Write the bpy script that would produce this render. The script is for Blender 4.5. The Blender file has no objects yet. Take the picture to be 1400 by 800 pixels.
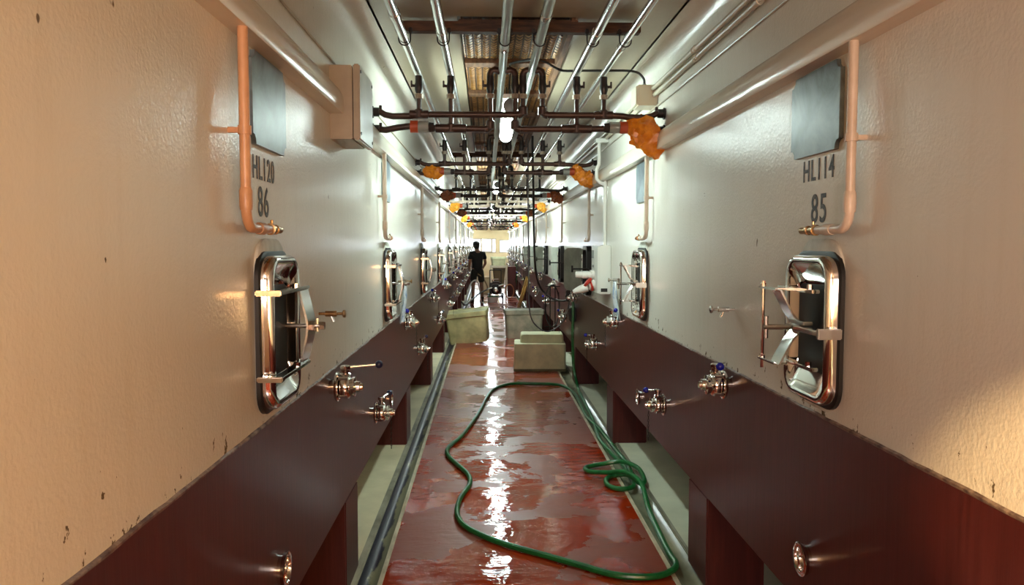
import bpy, bmesh, math, random
from mathutils import Vector, Matrix
random.seed(7)
PI = math.pi
C = bpy.context.scene.collection
V = Vector

# ------------------------------------------------------------------ numbers of the place (metres)
WL, WR = -0.663, 1.044          # faces of the two rows of tanks
EYE = 1.65
P = 2.72                        # pitch of the tanks
NB = 13                         # tanks per side
Y0, Y1 = -3.4, 37.0             # corridor ends
ORD = ['nearest camera'] + [w + ' from camera' for w in
       'second third fourth fifth sixth seventh eighth ninth tenth eleventh twelfth thirteenth fourteenth fifteenth sixteenth seventeenth eighteenth nineteenth twentieth'.split()]

def lin(r, g, b):
    f = lambda c: ((c/255+0.055)/1.055)**2.4 if c > 10 else c/255/12.92
    return (f(r), f(g), f(b), 1)

# ------------------------------------------------------------------ materials
def mat(name, col, rough=0.5, metal=0.0, **k):
    m = bpy.data.materials.new(name); m.use_nodes = True
    nt = m.node_tree; b = nt.nodes['Principled BSDF']
    b.inputs['Base Color'].default_value = col
    b.inputs['Roughness'].default_value = rough
    b.inputs['Metallic'].default_value = metal
    for q, v in k.items(): b.inputs[q].default_value = v
    return m
def N(m, t, **k):
    n = m.node_tree.nodes.new(t)
    for q, v in k.items():
        if q in n.inputs.keys(): n.inputs[q].default_value = v
        else: setattr(n, q, v)
    return n
def L(m, a, b): m.node_tree.links.new(a, b)
def bsdf(m): return m.node_tree.nodes['Principled BSDF']
def coord(m, scale=(1,1,1), loc=(0,0,0)):
    t = N(m, 'ShaderNodeTexCoord'); mp = N(m, 'ShaderNodeMapping')
    mp.inputs['Scale'].default_value = scale; mp.inputs['Location'].default_value = loc
    L(m, t.outputs['Object'], mp.inputs['Vector']); return mp.outputs['Vector']
def noise(m, vec, scale, detail=3, rough=0.5, dist=0):
    n = N(m, 'ShaderNodeTexNoise'); n.inputs['Scale'].default_value = scale
    n.inputs['Detail'].default_value = detail; n.inputs['Roughness'].default_value = rough
    n.inputs['Distortion'].default_value = dist
    L(m, vec, n.inputs['Vector']); return n.outputs['Fac']
def ramp(m, fac, p0, p1, c0=(0,0,0,1), c1=(1,1,1,1)):
    r = N(m, 'ShaderNodeValToRGB'); e = r.color_ramp.elements
    e[0].position = p0; e[1].position = p1; e[0].color = c0; e[1].color = c1
    L(m, fac, r.inputs['Fac']); return r.outputs['Color']
def mix(m, fac, a, b):
    n = N(m, 'ShaderNodeMix', data_type='RGBA')
    if hasattr(fac, 'node'): L(m, fac, n.inputs[0])
    else: n.inputs[0].default_value = fac
    for v, i in ((a, 6), (b, 7)):
        if hasattr(v, 'node'): L(m, v, n.inputs[i])
        else: n.inputs[i].default_value = v
    return n.outputs[2]
def bump(m, h, strength, dist=0.01, chain=None):
    n = N(m, 'ShaderNodeBump'); n.inputs['Strength'].default_value = strength
    n.inputs['Distance'].default_value = dist
    L(m, h, n.inputs['Height'])
    if chain: L(m, chain, n.inputs['Normal'])
    return n.outputs['Normal']
def setn(m, nrm): L(m, nrm, bsdf(m).inputs['Normal'])
def varied(name, c0, c1, scale, rough=0.5, metal=0.0, b=0.0, stretch=(1,1,1), lo=0.35, hi=0.65, **k):
    m = mat(name, c0, rough, metal, **k)
    v = coord(m, stretch)
    f = noise(m, v, scale, 4, 0.6)
    L(m, ramp(m, f, lo, hi, c0, c1), bsdf(m).inputs['Base Color'])
    if b: setn(m, bump(m, f, b, 0.005))
    return m
M = {}
# gloss cream paint of the tanks: orange-peel texture, brushed drips, chipped and grubby specks
def cream_paint(name, base, rough, bumpk):
    m = mat(name, base, rough)
    v = coord(m)
    big = noise(m, v, 0.9, 3)
    drip = noise(m, coord(m, (9, 9, 0.6)), 3.0, 3)
    col = mix(m, ramp(m, big, 0.3, 0.7), base, tuple(c*0.93 for c in base[:3])+(1,))
    col = mix(m, ramp(m, drip, 0.5, 0.85, (0,0,0,1), (0.35,0.35,0.35,1)), col, tuple(c*k for c, k in zip(base[:3], (0.86,0.83,0.78)))+(1,))
    sp = noise(m, coord(m, (1,1,0.55)), 17, 2, 0.5)
    spm = ramp(m, sp, 0.785, 0.80)
    col = mix(m, spm, col, lin(110, 96, 78))
    tz = N(m, 'ShaderNodeTexCoord'); sz = N(m, 'ShaderNodeSeparateXYZ'); L(m, tz.outputs['Object'], sz.inputs[0])
    mr = N(m, 'ShaderNodeMapRange'); L(m, sz.outputs[2], mr.inputs[0]); mr.inputs[1].default_value = 1.118; mr.inputs[2].default_value = 1.26
    mr.inputs[3].default_value = 0.14; mr.inputs[4].default_value = 0.0
    ad = N(m, 'ShaderNodeMath', operation='ADD'); L(m, noise(m, coord(m, (1,1,0.7)), 26, 4, 0.65), ad.inputs[0]); L(m, mr.outputs[0], ad.inputs[1])
    col = mix(m, ramp(m, ad.outputs[0], 0.735, 0.76), col, lin(104, 92, 74))
    L(m, col, bsdf(m).inputs['Base Color'])
    fine = noise(m, v, 95, 2, 0.55)
    mid = noise(m, v, 22, 3, 0.6)
    n1 = bump(m, mid, bumpk*0.25, 0.008)
    n2 = bump(m, fine, bumpk*0.8, 0.003, n1)
    setn(m, n2)
    return m
M['cream'] = cream_paint('cream_gloss_paint', lin(227, 224, 213), 0.25, 0.42)
M['ceiling'] = cream_paint('ceiling_paint', lin(172, 160, 136), 0.3, 0.3)
M['ledge'] = mat('ledge_paint', lin(222, 214, 198), 0.2)
setn(M['ledge'], bump(M['ledge'], noise(M['ledge'], coord(M['ledge'], (4,1,4)), 6, 3), 0.12, 0.01))
# maroon band
m = M['maroon'] = mat('maroon_gloss_paint', lin(92, 38, 35), 0.36, 0.0, **{'Specular IOR Level': 0.3})
v = coord(m, (14, 14, 0.9)); f = noise(m, v, 3, 4, 0.6)
pale = noise(m, coord(m, (1, 1, 0.4)), 5, 4, 0.7)
col = mix(m, ramp(m, f, 0.35, 0.7), lin(70, 27, 26), lin(84, 35, 33))
col = mix(m, ramp(m, pale, 0.66, 0.8, (0,0,0,1), (0.3,0.3,0.3,1)), col, lin(150, 110, 105))
L(m, col, bsdf(m).inputs['Base Color']); setn(m, bump(m, noise(m, coord(m, (40,40,3)), 2, 3), 0.05, 0.008))
M['maroon_edge'] = varied('chipped_paint_edge', lin(66, 40, 38), lin(150, 132, 120), 26, 0.5, b=0.6)
# wet red floor
m = M['floor'] = mat('wet_red_floor_paint', lin(140, 52, 28), 0.05)
v = coord(m, (0.8, 1.0, 1))
pud = noise(m, v, 1.9, 8, 0.6, 0.35)
wet = ramp(m, pud, 0.475, 0.495)                     # 1 = standing water
dry = ramp(m, noise(m, coord(m, (1, .7, 1), (4, 2, 0)), 2.3, 5, 0.6, .3), 0.52, 0.66)
col = mix(m, wet, lin(140, 58, 36), lin(166, 50, 16))
col = mix(m, mix(m, 0.5, dry, (0,0,0,1)), col, lin(136, 80, 60))
# grey-brown muddy patches
mud = ramp(m, noise(m, coord(m, (1.2, .8, 1), (9, 1.4, 0)), 0.9, 4, 0.6), 0.62, 0.7)
col = mix(m, mud, col, lin(112, 88, 62))
L(m, col, bsdf(m).inputs['Base Color'])
rr = N(m, 'ShaderNodeMapRange'); L(m, wet, rr.inputs[0]); rr.inputs[3].default_value = 0.36; rr.inputs[4].default_value = 0.03
L(m, rr.outputs[0], bsdf(m).inputs['Roughness'])
rip = noise(m, coord(m, (.6, 1.6, 1)), 9, 4, 0.6)
n1 = bump(m, rip, 0.16, 0.02)
n3 = bump(m, noise(m, coord(m, (1.0, 1.3, 1)), 3.2, 3, 0.55), 0.34, 0.02, n1)
n2 = bump(m, pud, 0.26, 0.02, n3)
setn(m, n2); bsdf(m).inputs['IOR'].default_value = 1.85

# gutters, slabs, trims
M['slab'] = varied('pale_slab_paint', lin(228, 228, 202), lin(206, 208, 182), 2.2, 0.45, b=0.05)
M['slab_left'] = varied('cream_slab_tiles', lin(240, 230, 194), lin(216, 206, 170), 2.6, 0.42, b=0.05)
M['trim'] = varied('cream_edge_strip', lin(218, 208, 180), lin(170, 158, 130), 14, 0.5, b=0.2, stretch=(1,.4,1))
M['curb'] = varied('weathered_concrete', lin(170, 166, 144), lin(118, 116, 98), 7, 0.5, b=0.3, stretch=(1,.5,1))
M['rgutter'] = varied('damp_concrete', lin(152, 152, 126), lin(104, 106, 84), 4, 0.22, b=0.2, stretch=(1,.5,1))
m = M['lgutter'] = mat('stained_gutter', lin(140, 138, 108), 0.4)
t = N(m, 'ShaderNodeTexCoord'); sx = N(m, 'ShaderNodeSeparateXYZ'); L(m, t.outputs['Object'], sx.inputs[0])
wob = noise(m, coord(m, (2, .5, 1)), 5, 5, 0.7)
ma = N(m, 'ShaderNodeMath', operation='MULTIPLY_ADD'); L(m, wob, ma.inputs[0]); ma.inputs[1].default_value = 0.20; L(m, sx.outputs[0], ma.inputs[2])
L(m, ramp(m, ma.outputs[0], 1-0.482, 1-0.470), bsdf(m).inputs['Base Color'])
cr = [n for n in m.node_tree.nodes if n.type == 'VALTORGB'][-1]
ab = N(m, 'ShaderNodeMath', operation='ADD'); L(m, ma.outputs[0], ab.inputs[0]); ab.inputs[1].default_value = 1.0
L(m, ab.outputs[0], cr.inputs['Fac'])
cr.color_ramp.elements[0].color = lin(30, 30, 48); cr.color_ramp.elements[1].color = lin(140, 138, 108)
# metals
M['chrome'] = mat('polished_stainless', (0.78, 0.77, 0.75, 1), 0.07, 1.0)
setn(M['chrome'], bump(M['chrome'], noise(M['chrome'], coord(M['chrome']), 9, 2), 0.05, 0.01))
M['steel'] = mat('brushed_stainless', (0.62, 0.61, 0.58, 1), 0.2, 1.0)
M['galv'] = varied('galvanized_pipe', (0.62, 0.63, 0.62, 1), (0.42, 0.43, 0.42, 1), 8, 0.2, 0.95, stretch=(1,.15,1))
M['dullgalv'] = varied('dull_zinc_pipe', (0.40, 0.42, 0.40, 1), (0.28, 0.30, 0.28, 1), 9, 0.38, 0.75, stretch=(1,.2,1))
M['brown'] = varied('oxidised_brown_pipe', lin(50, 36, 33), lin(72, 50, 42), 9, 0.42, 0.25, b=0.1)
M['black_pipe'] = varied('dark_iron_pipe', lin(28, 24, 24), lin(44, 36, 34), 9, 0.45, 0.2)
M['pale_pipe'] = varied('cream_painted_pipe', lin(220, 206, 190), lin(200, 184, 164), 7, 0.35)
M['warm_lit_pipe'] = varied('cream_pipe_with_warm_light', lin(214, 168, 128), lin(190, 142, 104), 7, 0.35)  # pale pipe with the warm lamp light put into its colour
M['brass'] = varied('worn_brass', (0.42, 0.27, 0.12, 1), (0.25, 0.15, 0.07, 1), 30, 0.3, 0.9)
M['darkmetal'] = mat('blackened_metal', lin(30, 28, 27), 0.45, 0.5)
M['rubber'] = mat('black_rubber', lin(20, 20, 20), 0.5)
M['zinc'] = varied('pale_union_nut', lin(176, 164, 148), lin(130, 116, 100), 40, 0.45, 0.2)
M['blue'] = mat('blue_plastic_knob', lin(24, 30, 150), 0.25)
M['navy'] = mat('dark_blue_plastic_knob', lin(20, 22, 62), 0.3)
# slate blackboard
m = M['slate'] = mat('slate_board', lin(70, 86, 94), 0.3)
f = noise(m, coord(m, (1, 1, 1)), 6, 5, 0.65, 0.6)
L(m, ramp(m, f, 0.35, 0.8, lin(56, 70, 78), lin(128, 148, 158)), bsdf(m).inputs['Base Color'])
M['stencil'] = varied('stencil_paint', lin(62, 66, 70), lin(120, 122, 120), 60, 0.6, lo=0.45, hi=0.75)
M['stencil_faint'] = varied('worn_stencil_paint', lin(140, 150, 152), lin(205, 208, 200), 60, 0.6, lo=0.4, hi=0.65)
M['cement'] = varied('pale_cement', lin(214, 216, 206), lin(180, 180, 168), 12, 0.6, b=0.3)
# wood and cane
M['wood'] = varied('dark_old_wood', lin(88, 60, 40), lin(48, 32, 22), 7, 0.65, b=0.3, stretch=(1,8,8))
M['woodlight'] = varied('brown_old_wood', lin(126, 90, 62), lin(84, 58, 38), 7, 0.65, b=0.3, stretch=(8,1,8))
M['cane'] = varied('split_cane', lin(196, 138, 66), lin(108, 70, 30), 18, 0.5, stretch=(1,6,1), lo=0.3, hi=0.7)
M['stake'] = varied('cane_stakes', lin(96, 66, 40), lin(50, 34, 20), 12, 0.7)
# plastics
M['orange'] = varied('orange_plastic_film', lin(238, 150, 36), lin(206, 110, 20), 22, 0.32, b=0.5)
M['yellow'] = varied('yellow_plastic_film', lin(240, 180, 60), lin(220, 140, 30), 22, 0.35, b=0.5)
M['rust'] = varied('brown_orange_plastic_film', lin(150, 76, 30), lin(112, 52, 20), 22, 0.35, b=0.5)
M['orangetape'] = mat('red_orange_band', lin(176, 72, 36), 0.45)
M['glass'] = mat('sight_glass', (0.55, 0.58, 0.56, 1), 0.08, 0.0, **{'Transmission Weight': 0.55})
M['hose'] = varied('green_rubber_hose', lin(34, 122, 62), lin(22, 92, 46), 20, 0.3)
M['tub'] = varied('grey_green_plastic', lin(212, 206, 152), lin(168, 166, 122), 4.5, 0.5, b=0.1)
M['tub_grey'] = varied('grey_plastic', lin(188, 182, 160), lin(140, 144, 126), 4.5, 0.5, b=0.1)
M['tub_pale'] = varied('pale_grey_green_plastic', lin(218, 216, 178), lin(186, 186, 152), 4, 0.5, b=0.1)
M['tub_dark'] = varied('dark_plastic', lin(120, 116, 84), lin(88, 88, 66), 5, 0.4)  # darker tone for the bottom rim of the upturned tub
M['panel'] = mat('white_plastic_panel', lin(228, 232, 226), 0.35)
M['panelgrey'] = mat('grey_plastic', lin(120, 126, 128), 0.4)
M['box'] = varied('beige_steel_box', lin(178, 168, 148), lin(160, 150, 130), 5, 0.35)
M['jbox'] = mat('cream_junction_box', lin(196, 190, 170), 0.4)
M['red'] = mat('red_plastic', lin(186, 46, 30), 0.4)
M['white'] = mat('white_plastic', lin(232, 232, 226), 0.4)
m = M['paper'] = mat('paper_in_sleeve', lin(216, 228, 236), 0.25)
L(m, ramp(m, noise(m, coord(m), 26, 3), 0.5, 0.66, lin(224, 232, 238), lin(150, 176, 214)), bsdf(m).inputs['Base Color'])
M['cable'] = mat('black_cable', lin(26, 26, 28), 0.45)
M['greycable'] = mat('grey_cable', lin(110, 112, 116), 0.45)
M['ladder'] = varied('yellow_painted_wood', lin(214, 184, 92), lin(180, 150, 70), 8, 0.5, stretch=(1,.2,1))
M['tan'] = mat('tan_hose_rubber', lin(170, 140, 96), 0.45)
M['palehose'] = mat('pale_hose_rubber', lin(210, 204, 196), 0.4)
M['machine'] = varied('dark_maroon_machine', lin(44, 18, 18), lin(30, 12, 12), 6, 0.35)
M['endwall'] = varied('cream_end_wall', lin(238, 216, 176), lin(226, 202, 160), 2, 0.6)
M['frame'] = mat('window_frame', lin(196, 180, 160), 0.5)
M['interior_shade'] = mat('painted_interior_shade', lin(18, 16, 16), 0.7)  # flat dark colour standing for the shade inside a tank
M['hatchgrey'] = varied('dull_grey_hatch', lin(172, 176, 162), lin(140, 144, 132), 6, 0.4, 0.15)
M['shirt'] = mat('black_cotton', lin(20, 20, 22), 0.85)
M['shorts'] = mat('dark_olive_cotton', lin(44, 42, 36), 0.85)
M['skin'] = mat('skin', lin(150, 108, 86), 0.5)
M['cap'] = mat('dark_cap_cloth', lin(26, 24, 26), 0.8)
M['boot'] = mat('dark_boot', lin(30, 28, 26), 0.6)
m = M['pane'] = bpy.data.materials.new('clear_pane'); m.use_nodes = True
nt = m.node_tree; nt.nodes.clear()
o_ = nt.nodes.new('ShaderNodeOutputMaterial'); mx = nt.nodes.new('ShaderNodeMixShader'); tr = nt.nodes.new('ShaderNodeBsdfTransparent'); gl = nt.nodes.new('ShaderNodeBsdfGlossy')
gl.inputs['Roughness'].default_value = 0.02; mx.inputs[0].default_value = 0.06
nt.links.new(tr.outputs[0], mx.inputs[1]); nt.links.new(gl.outputs[0], mx.inputs[2]); nt.links.new(mx.outputs[0], o_.inputs[0])
def emitter(name, col, s):
    m = mat(name, (0.9,0.9,0.9,1), 0.4)
    bsdf(m).inputs['Emission Color'].default_value = col; bsdf(m).inputs['Emission Strength'].default_value = s
    return m
LAMP = 52.0
M['lamp'] = emitter('lit_tube_diffuser', (0.80, 1.0, 0.95, 1), 44.0)
M['lamp_far'] = emitter('lit_tube_diffuser_bright', (0.82, 1.0, 0.98, 1), 80.0)

# ------------------------------------------------------------------ mesh builder
class MB:
    def __init__(s): s.v = []; s.f = []; s.mi = []
    def add(s, vs, fs, mi=0):
        o = len(s.v); s.v += [tuple(p) for p in vs]
        s.f += [tuple(i+o for i in f) for f in fs]; s.mi += [mi]*len(fs); return s
    def box(s, x0, x1, y0, y1, z0, z1, bev=0.0, mi=0, xf=None):
        x0, x1 = min(x0,x1), max(x0,x1); y0, y1 = min(y0,y1), max(y0,y1); z0, z1 = min(z0,z1), max(z0,z1)
        bm = bmesh.new(); bmesh.ops.create_cube(bm, size=1)
        for q in bm.verts: q.co = V(((x0+x1)/2+q.co.x*(x1-x0), (y0+y1)/2+q.co.y*(y1-y0), (z0+z1)/2+q.co.z*(z1-z0)))
        if bev: bmesh.ops.bevel(bm, geom=bm.edges[:], offset=bev, segments=2, affect='EDGES', clamp_overlap=True)
        bm.verts.index_update()
        vs = [(xf @ q.co if xf else q.co) for q in bm.verts]; fs = [[q.index for q in f.verts] for f in bm.faces]
        bm.free(); return s.add(vs, fs, mi)
    def loft(s, loops, cap0=True, cap1=True, mi=0, closed=True):
        n = len(loops[0]); vs = [p for l in loops for p in l]; fs = []
        for i in range(len(loops)-1):
            for j in range(n if closed else n-1):
                k = (j+1) % n
                fs.append((i*n+j, i*n+k, (i+1)*n+k, (i+1)*n+j))
        if cap0: fs.append(tuple(range(n))[::-1])
        if cap1: fs.append(tuple((len(loops)-1)*n+i for i in range(n)))
        return s.add(vs, fs, mi)
    def lathe(s, p, axis, prof, n=20, mi=0, cap=True):
        """prof: (distance along axis, radius)"""
        a = V(axis).normalized(); u = a.orthogonal().normalized(); w = a.cross(u); p = V(p)
        loops = [[p + a*t + (u*math.cos(2*PI*i/n)+w*math.sin(2*PI*i/n))*max(r, 1e-4) for i in range(n)] for t, r in prof]
        return s.loft(loops, cap, cap, mi)
    def cyl(s, p, q, r, n=12, mi=0, r2=None):
        p, q = V(p), V(q); return s.lathe(p, q-p, [(0, r), ((q-p).length, r if r2 is None else r2)], n, mi)
    def sphere(s, p, r, n=14, mi=0, sc=(1,1,1)):
        st = len(s.v); k = n//2
        s.lathe((0,0,0), (0,0,1), [(-math.cos(PI*i/k)*r, math.sin(PI*i/k)*r) for i in range(k+1)], n, mi)
        for i in range(st, len(s.v)): s.v[i] = (s.v[i][0]*sc[0]+p[0], s.v[i][1]*sc[1]+p[1], s.v[i][2]*sc[2]+p[2])
        return s
    def tube(s, pts, r, n=8, mi=0, smooth=0, flat=None):
        pts = [V(p) for p in pts]
        if smooth:
            q = []
            for i in range(len(pts)-1):
                a, b, c, d = pts[max(i-1,0)], pts[i], pts[i+1], pts[min(i+2, len(pts)-1)]
                for j in range(smooth):
                    t = j/smooth
                    q.append(0.5*((2*b)+(c-a)*t+(2*a-5*b+4*c-d)*t*t+(3*b-a-3*c+d)*t**3))
            pts = q+[pts[-1]]
        loops = []; up = None
        for i, p in enumerate(pts):
            t = (pts[min(i+1, len(pts)-1)]-pts[max(i-1, 0)]).normalized()
            if up is None: up = t.orthogonal().normalized()
            up = (up - t*up.dot(t)).normalized(); w = t.cross(up)
            rr = r[i] if isinstance(r, (list, tuple)) else r
            loops.append([p+(up*math.cos(2*PI*j/n)+w*math.sin(2*PI*j/n))*rr for j in range(n)])
        return s.loft(loops, True, True, mi)
    def ribbon(s, pts, wdir, w, th, mi=0):
        """flat strip along pts, width w along wdir, thickness th"""
        pts = [V(p) for p in pts]; wd = V(wdir).normalized(); loops = []
        for i, p in enumerate(pts):
            t = (pts[min(i+1, len(pts)-1)]-pts[max(i-1, 0)]).normalized(); nn = t.cross(wd).normalized()
            loops.append([p+wd*w/2+nn*th/2, p-wd*w/2+nn*th/2, p-wd*w/2-nn*th/2, p+wd*w/2-nn*th/2])
        return s.loft(loops, True, True, mi)
    def prism(s, poly, y0, y1, mi=0):
        return s.loft([[(x, y0, z) for x, z in poly], [(x, y1, z) for x, z in poly]], True, True, mi)
    def mesh(s, name, mats, mirror=False, ang=35, off=(0,0,0)):
        me = bpy.data.meshes.new(name)
        sx = -1 if mirror else 1
        me.from_pydata([((x-off[0])*sx, y-off[1], z-off[2]) for x, y, z in s.v], [], s.f)
        for m_ in (mats if isinstance(mats, (list, tuple)) else [mats]): me.materials.append(m_)
        for p_, i in zip(me.polygons, s.mi): p_.material_index = i
        bm = bmesh.new(); bm.from_mesh(me); bmesh.ops.recalc_face_normals(bm, faces=bm.faces[:]); bm.to_mesh(me); bm.free()
        me.shade_smooth(); me.set_sharp_from_angle(angle=math.radians(ang)); me.update()
        return me
    def build(s, name, mats, parent=None, mirror=False, loc=None, ang=35):
        o = bpy.data.objects.new(name, s.mesh(name, mats, mirror, ang)); C.objects.link(o)
        if parent: o.parent = parent
        if loc: o.location = loc
        return o
def tag(o, label, cat, group=None, kind=None):
    o['label'] = label; o['category'] = cat
    if group: o['group'] = group
    if kind: o['kind'] = kind
    return o
def thing(name, label, cat, loc=(0,0,0), group=None, rz=0):
    o = bpy.data.objects.new(name, None); C.objects.link(o); o.location = loc; o.rotation_euler = (0,0,rz)
    o.empty_display_size = 0.05
    return tag(o, label, cat, group)
def struct(name, mb, m, parent=None, ang=35):
    o = mb.build(name, m, parent, ang=ang); o['kind'] = 'structure'; return o
KIDS = {}
def copy_tree(o, parent=None, top=True):
    c = o.copy(); C.objects.link(c); c.parent = parent
    for ch in o.children: copy_tree(ch, c, False)
    return c
def repeat(root, loc, label):
    c = copy_tree(root); c.location = loc; c['label'] = label; return c
def rrect(w, h, r, x, n=6, cy=0, cz=0):
    out = []
    for q, (sy, sz) in enumerate(((1,1), (-1,1), (-1,-1), (1,-1))):
        for i in range(n+1):
            a = q*PI/2 + i*PI/2/n
            out.append(V((x, cy+sy*(w/2-r)+math.cos(a)*r, cz+sz*(h/2-r)+math.sin(a)*r)))
    return out

# ================================================================== SETTING
def tank_wall(side):
    W = WL if side == 'left' else WR; s = -1 if side == 'left' else 1     # s: outwards from the corridor
    zt = 2.66; zc = 2.77; r = 0.11
    prof = [(W, 1.118), (W, 2.3), (W, zt-0.012), (W, zt)]
    for i in range(1, 9):                                                  # cove into the ceiling
        a = i/8*PI/2; prof.append((W - s*(r-r*math.cos(a)), zt + r*math.sin(a)))
    prof += [(W - s*(r+0.012), zc), (W - s*(r+0.012), 2.95), (W + s*0.9, 2.95), (W + s*0.9, 1.118)]
    struct('wall_'+side, MB().prism(prof, Y0, Y1), M['cream'], ang=50)
    lo = [(W, 0.452), (W, 1.112), (W - s*0.003, 1.118), (W + s*0.95, 1.118), (W + s*0.95, 0.452)]
    struct('baseboard_'+side, MB().prism(lo, Y0, Y1), M['maroon'])
    # rough chipped edge where cream meets maroon
    mb = MB(); y = Y0; loops = []
    while y < Y1:
        j = random.uniform(-1, 1)
        loops.append([(W + s*0.002, y, 1.123+j*0.002), (W - s*(0.006+0.002*random.random()), y, 1.119+j*0.002), (W - s*(0.006+0.002*random.random()), y, 1.112+0.003*random.random()), (W + s*0.002, y, 1.107)])
        y += 0.06 if y < 10 else 0.5
    mb.loft(loops); struct('trim_1' if side == 'left' else 'trim_2', mb, M['maroon_edge'], ang=60)
    # ledge under the cove, rounded cap
    led = [(W + s*0.01, 2.205), (W - s*0.056, 2.205), (W - s*0.06, 2.211), (W - s*0.06, 2.245)]
    for i in range(1, 7):
        a = i/6*PI/2*0.9; led.append((W - s*0.06*math.cos(a), 2.245 + 0.085*math.sin(a)))
    led.append((W + s*0.01, 2.335))
    struct('trim_3' if side == 'left' else 'trim_4', MB().prism(led, Y0, Y1), M['ledge'], ang=40)
    # back of the space below the tanks
    struct('wall_under_'+side, MB().box(W + s*0.95, W + s*1.05, Y0, Y1, -0.1, 1.2), M['slab'])
tank_wall('left'); tank_wall('right')
# floor: red slab, edge strips, gutters, pale slabs under the tanks
struct('floor', MB().box(-0.512, 0.918, Y0, Y1, -0.12, 0.0), M['floor'])
struct('trim_5', MB().box(-0.536, -0.512, Y0, Y1, -0.12, 0.004, 0.003), M['trim'])
struct('trim_6', MB().box(0.918, 0.942, Y0, Y1, -0.12, 0.004, 0.003), M['trim'])
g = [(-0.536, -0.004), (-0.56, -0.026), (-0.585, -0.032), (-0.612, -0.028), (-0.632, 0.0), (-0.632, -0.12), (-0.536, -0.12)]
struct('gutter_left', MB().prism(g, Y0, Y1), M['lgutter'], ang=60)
g = [(0.942, -0.004), (0.965, -0.018), (1.0, -0.024), (1.035, -0.018), (1.066, 0.0), (1.066, -0.12), (0.942, -0.12)]
struct('gutter_right', MB().prism(g, Y0, Y1), M['rgutter'], ang=60)
struct('trim_7', MB().box(-0.672, -0.632, Y0, Y1, -0.12, 0.012, 0.006), M['curb'])
struct('trim_8', MB().box(1.066, 1.092, Y0, Y1, -0.12, 0.012, 0.006), M['curb'])
struct('floor_under_left', MB().box(-1.75, -0.672, Y0, Y1, -0.12, 0.006), M['slab_left'])
struct('floor_under_right', MB().box(1.092, 2.15, Y0, Y1, -0.12, 0.006), M['slab'])
# ceiling: plaster with a strip left open for the cane mats
cl = MB()
cl.box(WL-0.3, -0.145, Y0, Y1, 2.77, 2.95)
cl.box(0.445, WR+0.3, Y0, Y1, 2.77, 2.95)
cl.box(-0.145, 0.445, Y0, 3.86, 2.77, 2.95)
cl.box(-0.145, 0.445, 3.86, Y1, 2.87, 2.95)
struct('ceiling', cl, M['ceiling'])
# wooden side lath of the strip
struct('trim_9', MB().box(0.425, 0.455, 3.9, Y1, 2.745, 2.80), M['woodlight'])
# end walls
wb = MB(); wb.box(-1.7, 2.1, Y0-0.2, Y0, -0.1, 3.0)
struct('wall_back', wb, M['endwall'])
we = MB(); ya, yb = Y1, Y1+0.2
wins = [(-0.70, 0.45, 1.28, 1.96), (0.60, 1.20, 1.28, 1.90)]
we.box(-1.7, 2.1, ya, yb, 1.96, 3.0); we.box(-1.7, 2.1, ya, yb, -0.1, 1.28)
we.box(-1.7, -0.70, ya, yb, 1.28, 1.96); we.box(0.45, 0.60, ya, yb, 1.28, 1.96); we.box(1.20, 2.1, ya, yb, 1.28, 1.96); we.box(0.60, 1.20, ya, yb, 1.90, 1.96)
struct('wall_end', we, M['endwall'])
for i, (x0, x1, z0, z1) in enumerate(wins):
    fr = MB(); t = 0.035
    fr.box(x0, x1, ya-0.02, ya+0.06, z0, z0+t); fr.box(x0, x1, ya-0.02, ya+0.06, z1-t, z1)
    fr.box(x0, x0+t, ya-0.02, ya+0.06, z0, z1); fr.box(x1-t, x1, ya-0.02, ya+0.06, z0, z1)
    if i == 0:
        for xm in (-0.26, 0.24): fr.box(xm-0.035, xm+0.035, ya-0.02, ya+0.06, z0, z1)
        fr.box(-0.19, 0.2, ya-0.03, ya+0.06, z0, z0+0.07)
    w = struct('window_%d' % (i+1), fr, M['frame'])
    p = MB().box(x0+0.01, x1-0.01, ya+0.02, ya+0.026, z0+0.01, z1-0.01).build('window_pane', M['pane'], w)
# outside, seen through the windows
struct('ground', MB().box(-30, 30, Y1+0.3, Y1+60, -0.4, -0.3), varied('outdoor_paving', lin(190, 186, 176), lin(160, 158, 150), 0.5, 0.8))

# black stencilled numbers on the tank walls
def stencil(text, size, y, z, side, m, parent, narrow=0.62, name='stencilled_number'):
    cu = bpy.data.curves.new('t', 'FONT'); cu.body = text; cu.size = size/0.69; cu.extrude = 0.0006; cu.offset = 0.0012
    cu.space_character = 1.15
    to = bpy.data.objects.new('t', cu); C.objects.link(to)
    dg = bpy.context.evaluated_depsgraph_get(); me = bpy.data.meshes.new_from_object(to.evaluated_get(dg))
    bpy.data.objects.remove(to); bpy.data.curves.remove(cu)
    me.name = name; me.materials.clear(); me.materials.append(m)
    W = WL if side == 'left' else WR; s = 1 if side == 'left' else -1
    for q in me.vertices:
        x, h, d = q.co; q.co = (W + s*(0.0012+d), y + s*x*narrow, z + h)
    o = bpy.data.objects.new(name, me); C.objects.link(o); o.parent = parent; o['kind'] = 'structure'
    o['label'] = 'stencilled number ' + text
    return o
wl, wr = bpy.data.objects['wall_left'], bpy.data.objects['wall_right']
stencil('HL120', 0.065, 2.215, 1.842, 'left', M['stencil'], wl, 0.80)
stencil('86', 0.085, 2.262, 1.735, 'left', M['stencil'], wl, 0.85)
stencil('HL114', 0.066, 2.525, 1.856, 'right', M['stencil'], wr, 0.80)
stencil('85', 0.088, 2.455, 1.722, 'right', M['stencil'], wr, 0.85)

# ================================================================== FITTINGS ON THE TANKS (local: x out of the wall, y down the corridor)
def wallpos(side, y, z): return (WL if side == 'left' else WR, y, z)
GL = {'left': 'on the left tank wall', 'right': 'on the right tank wall'}

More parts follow.
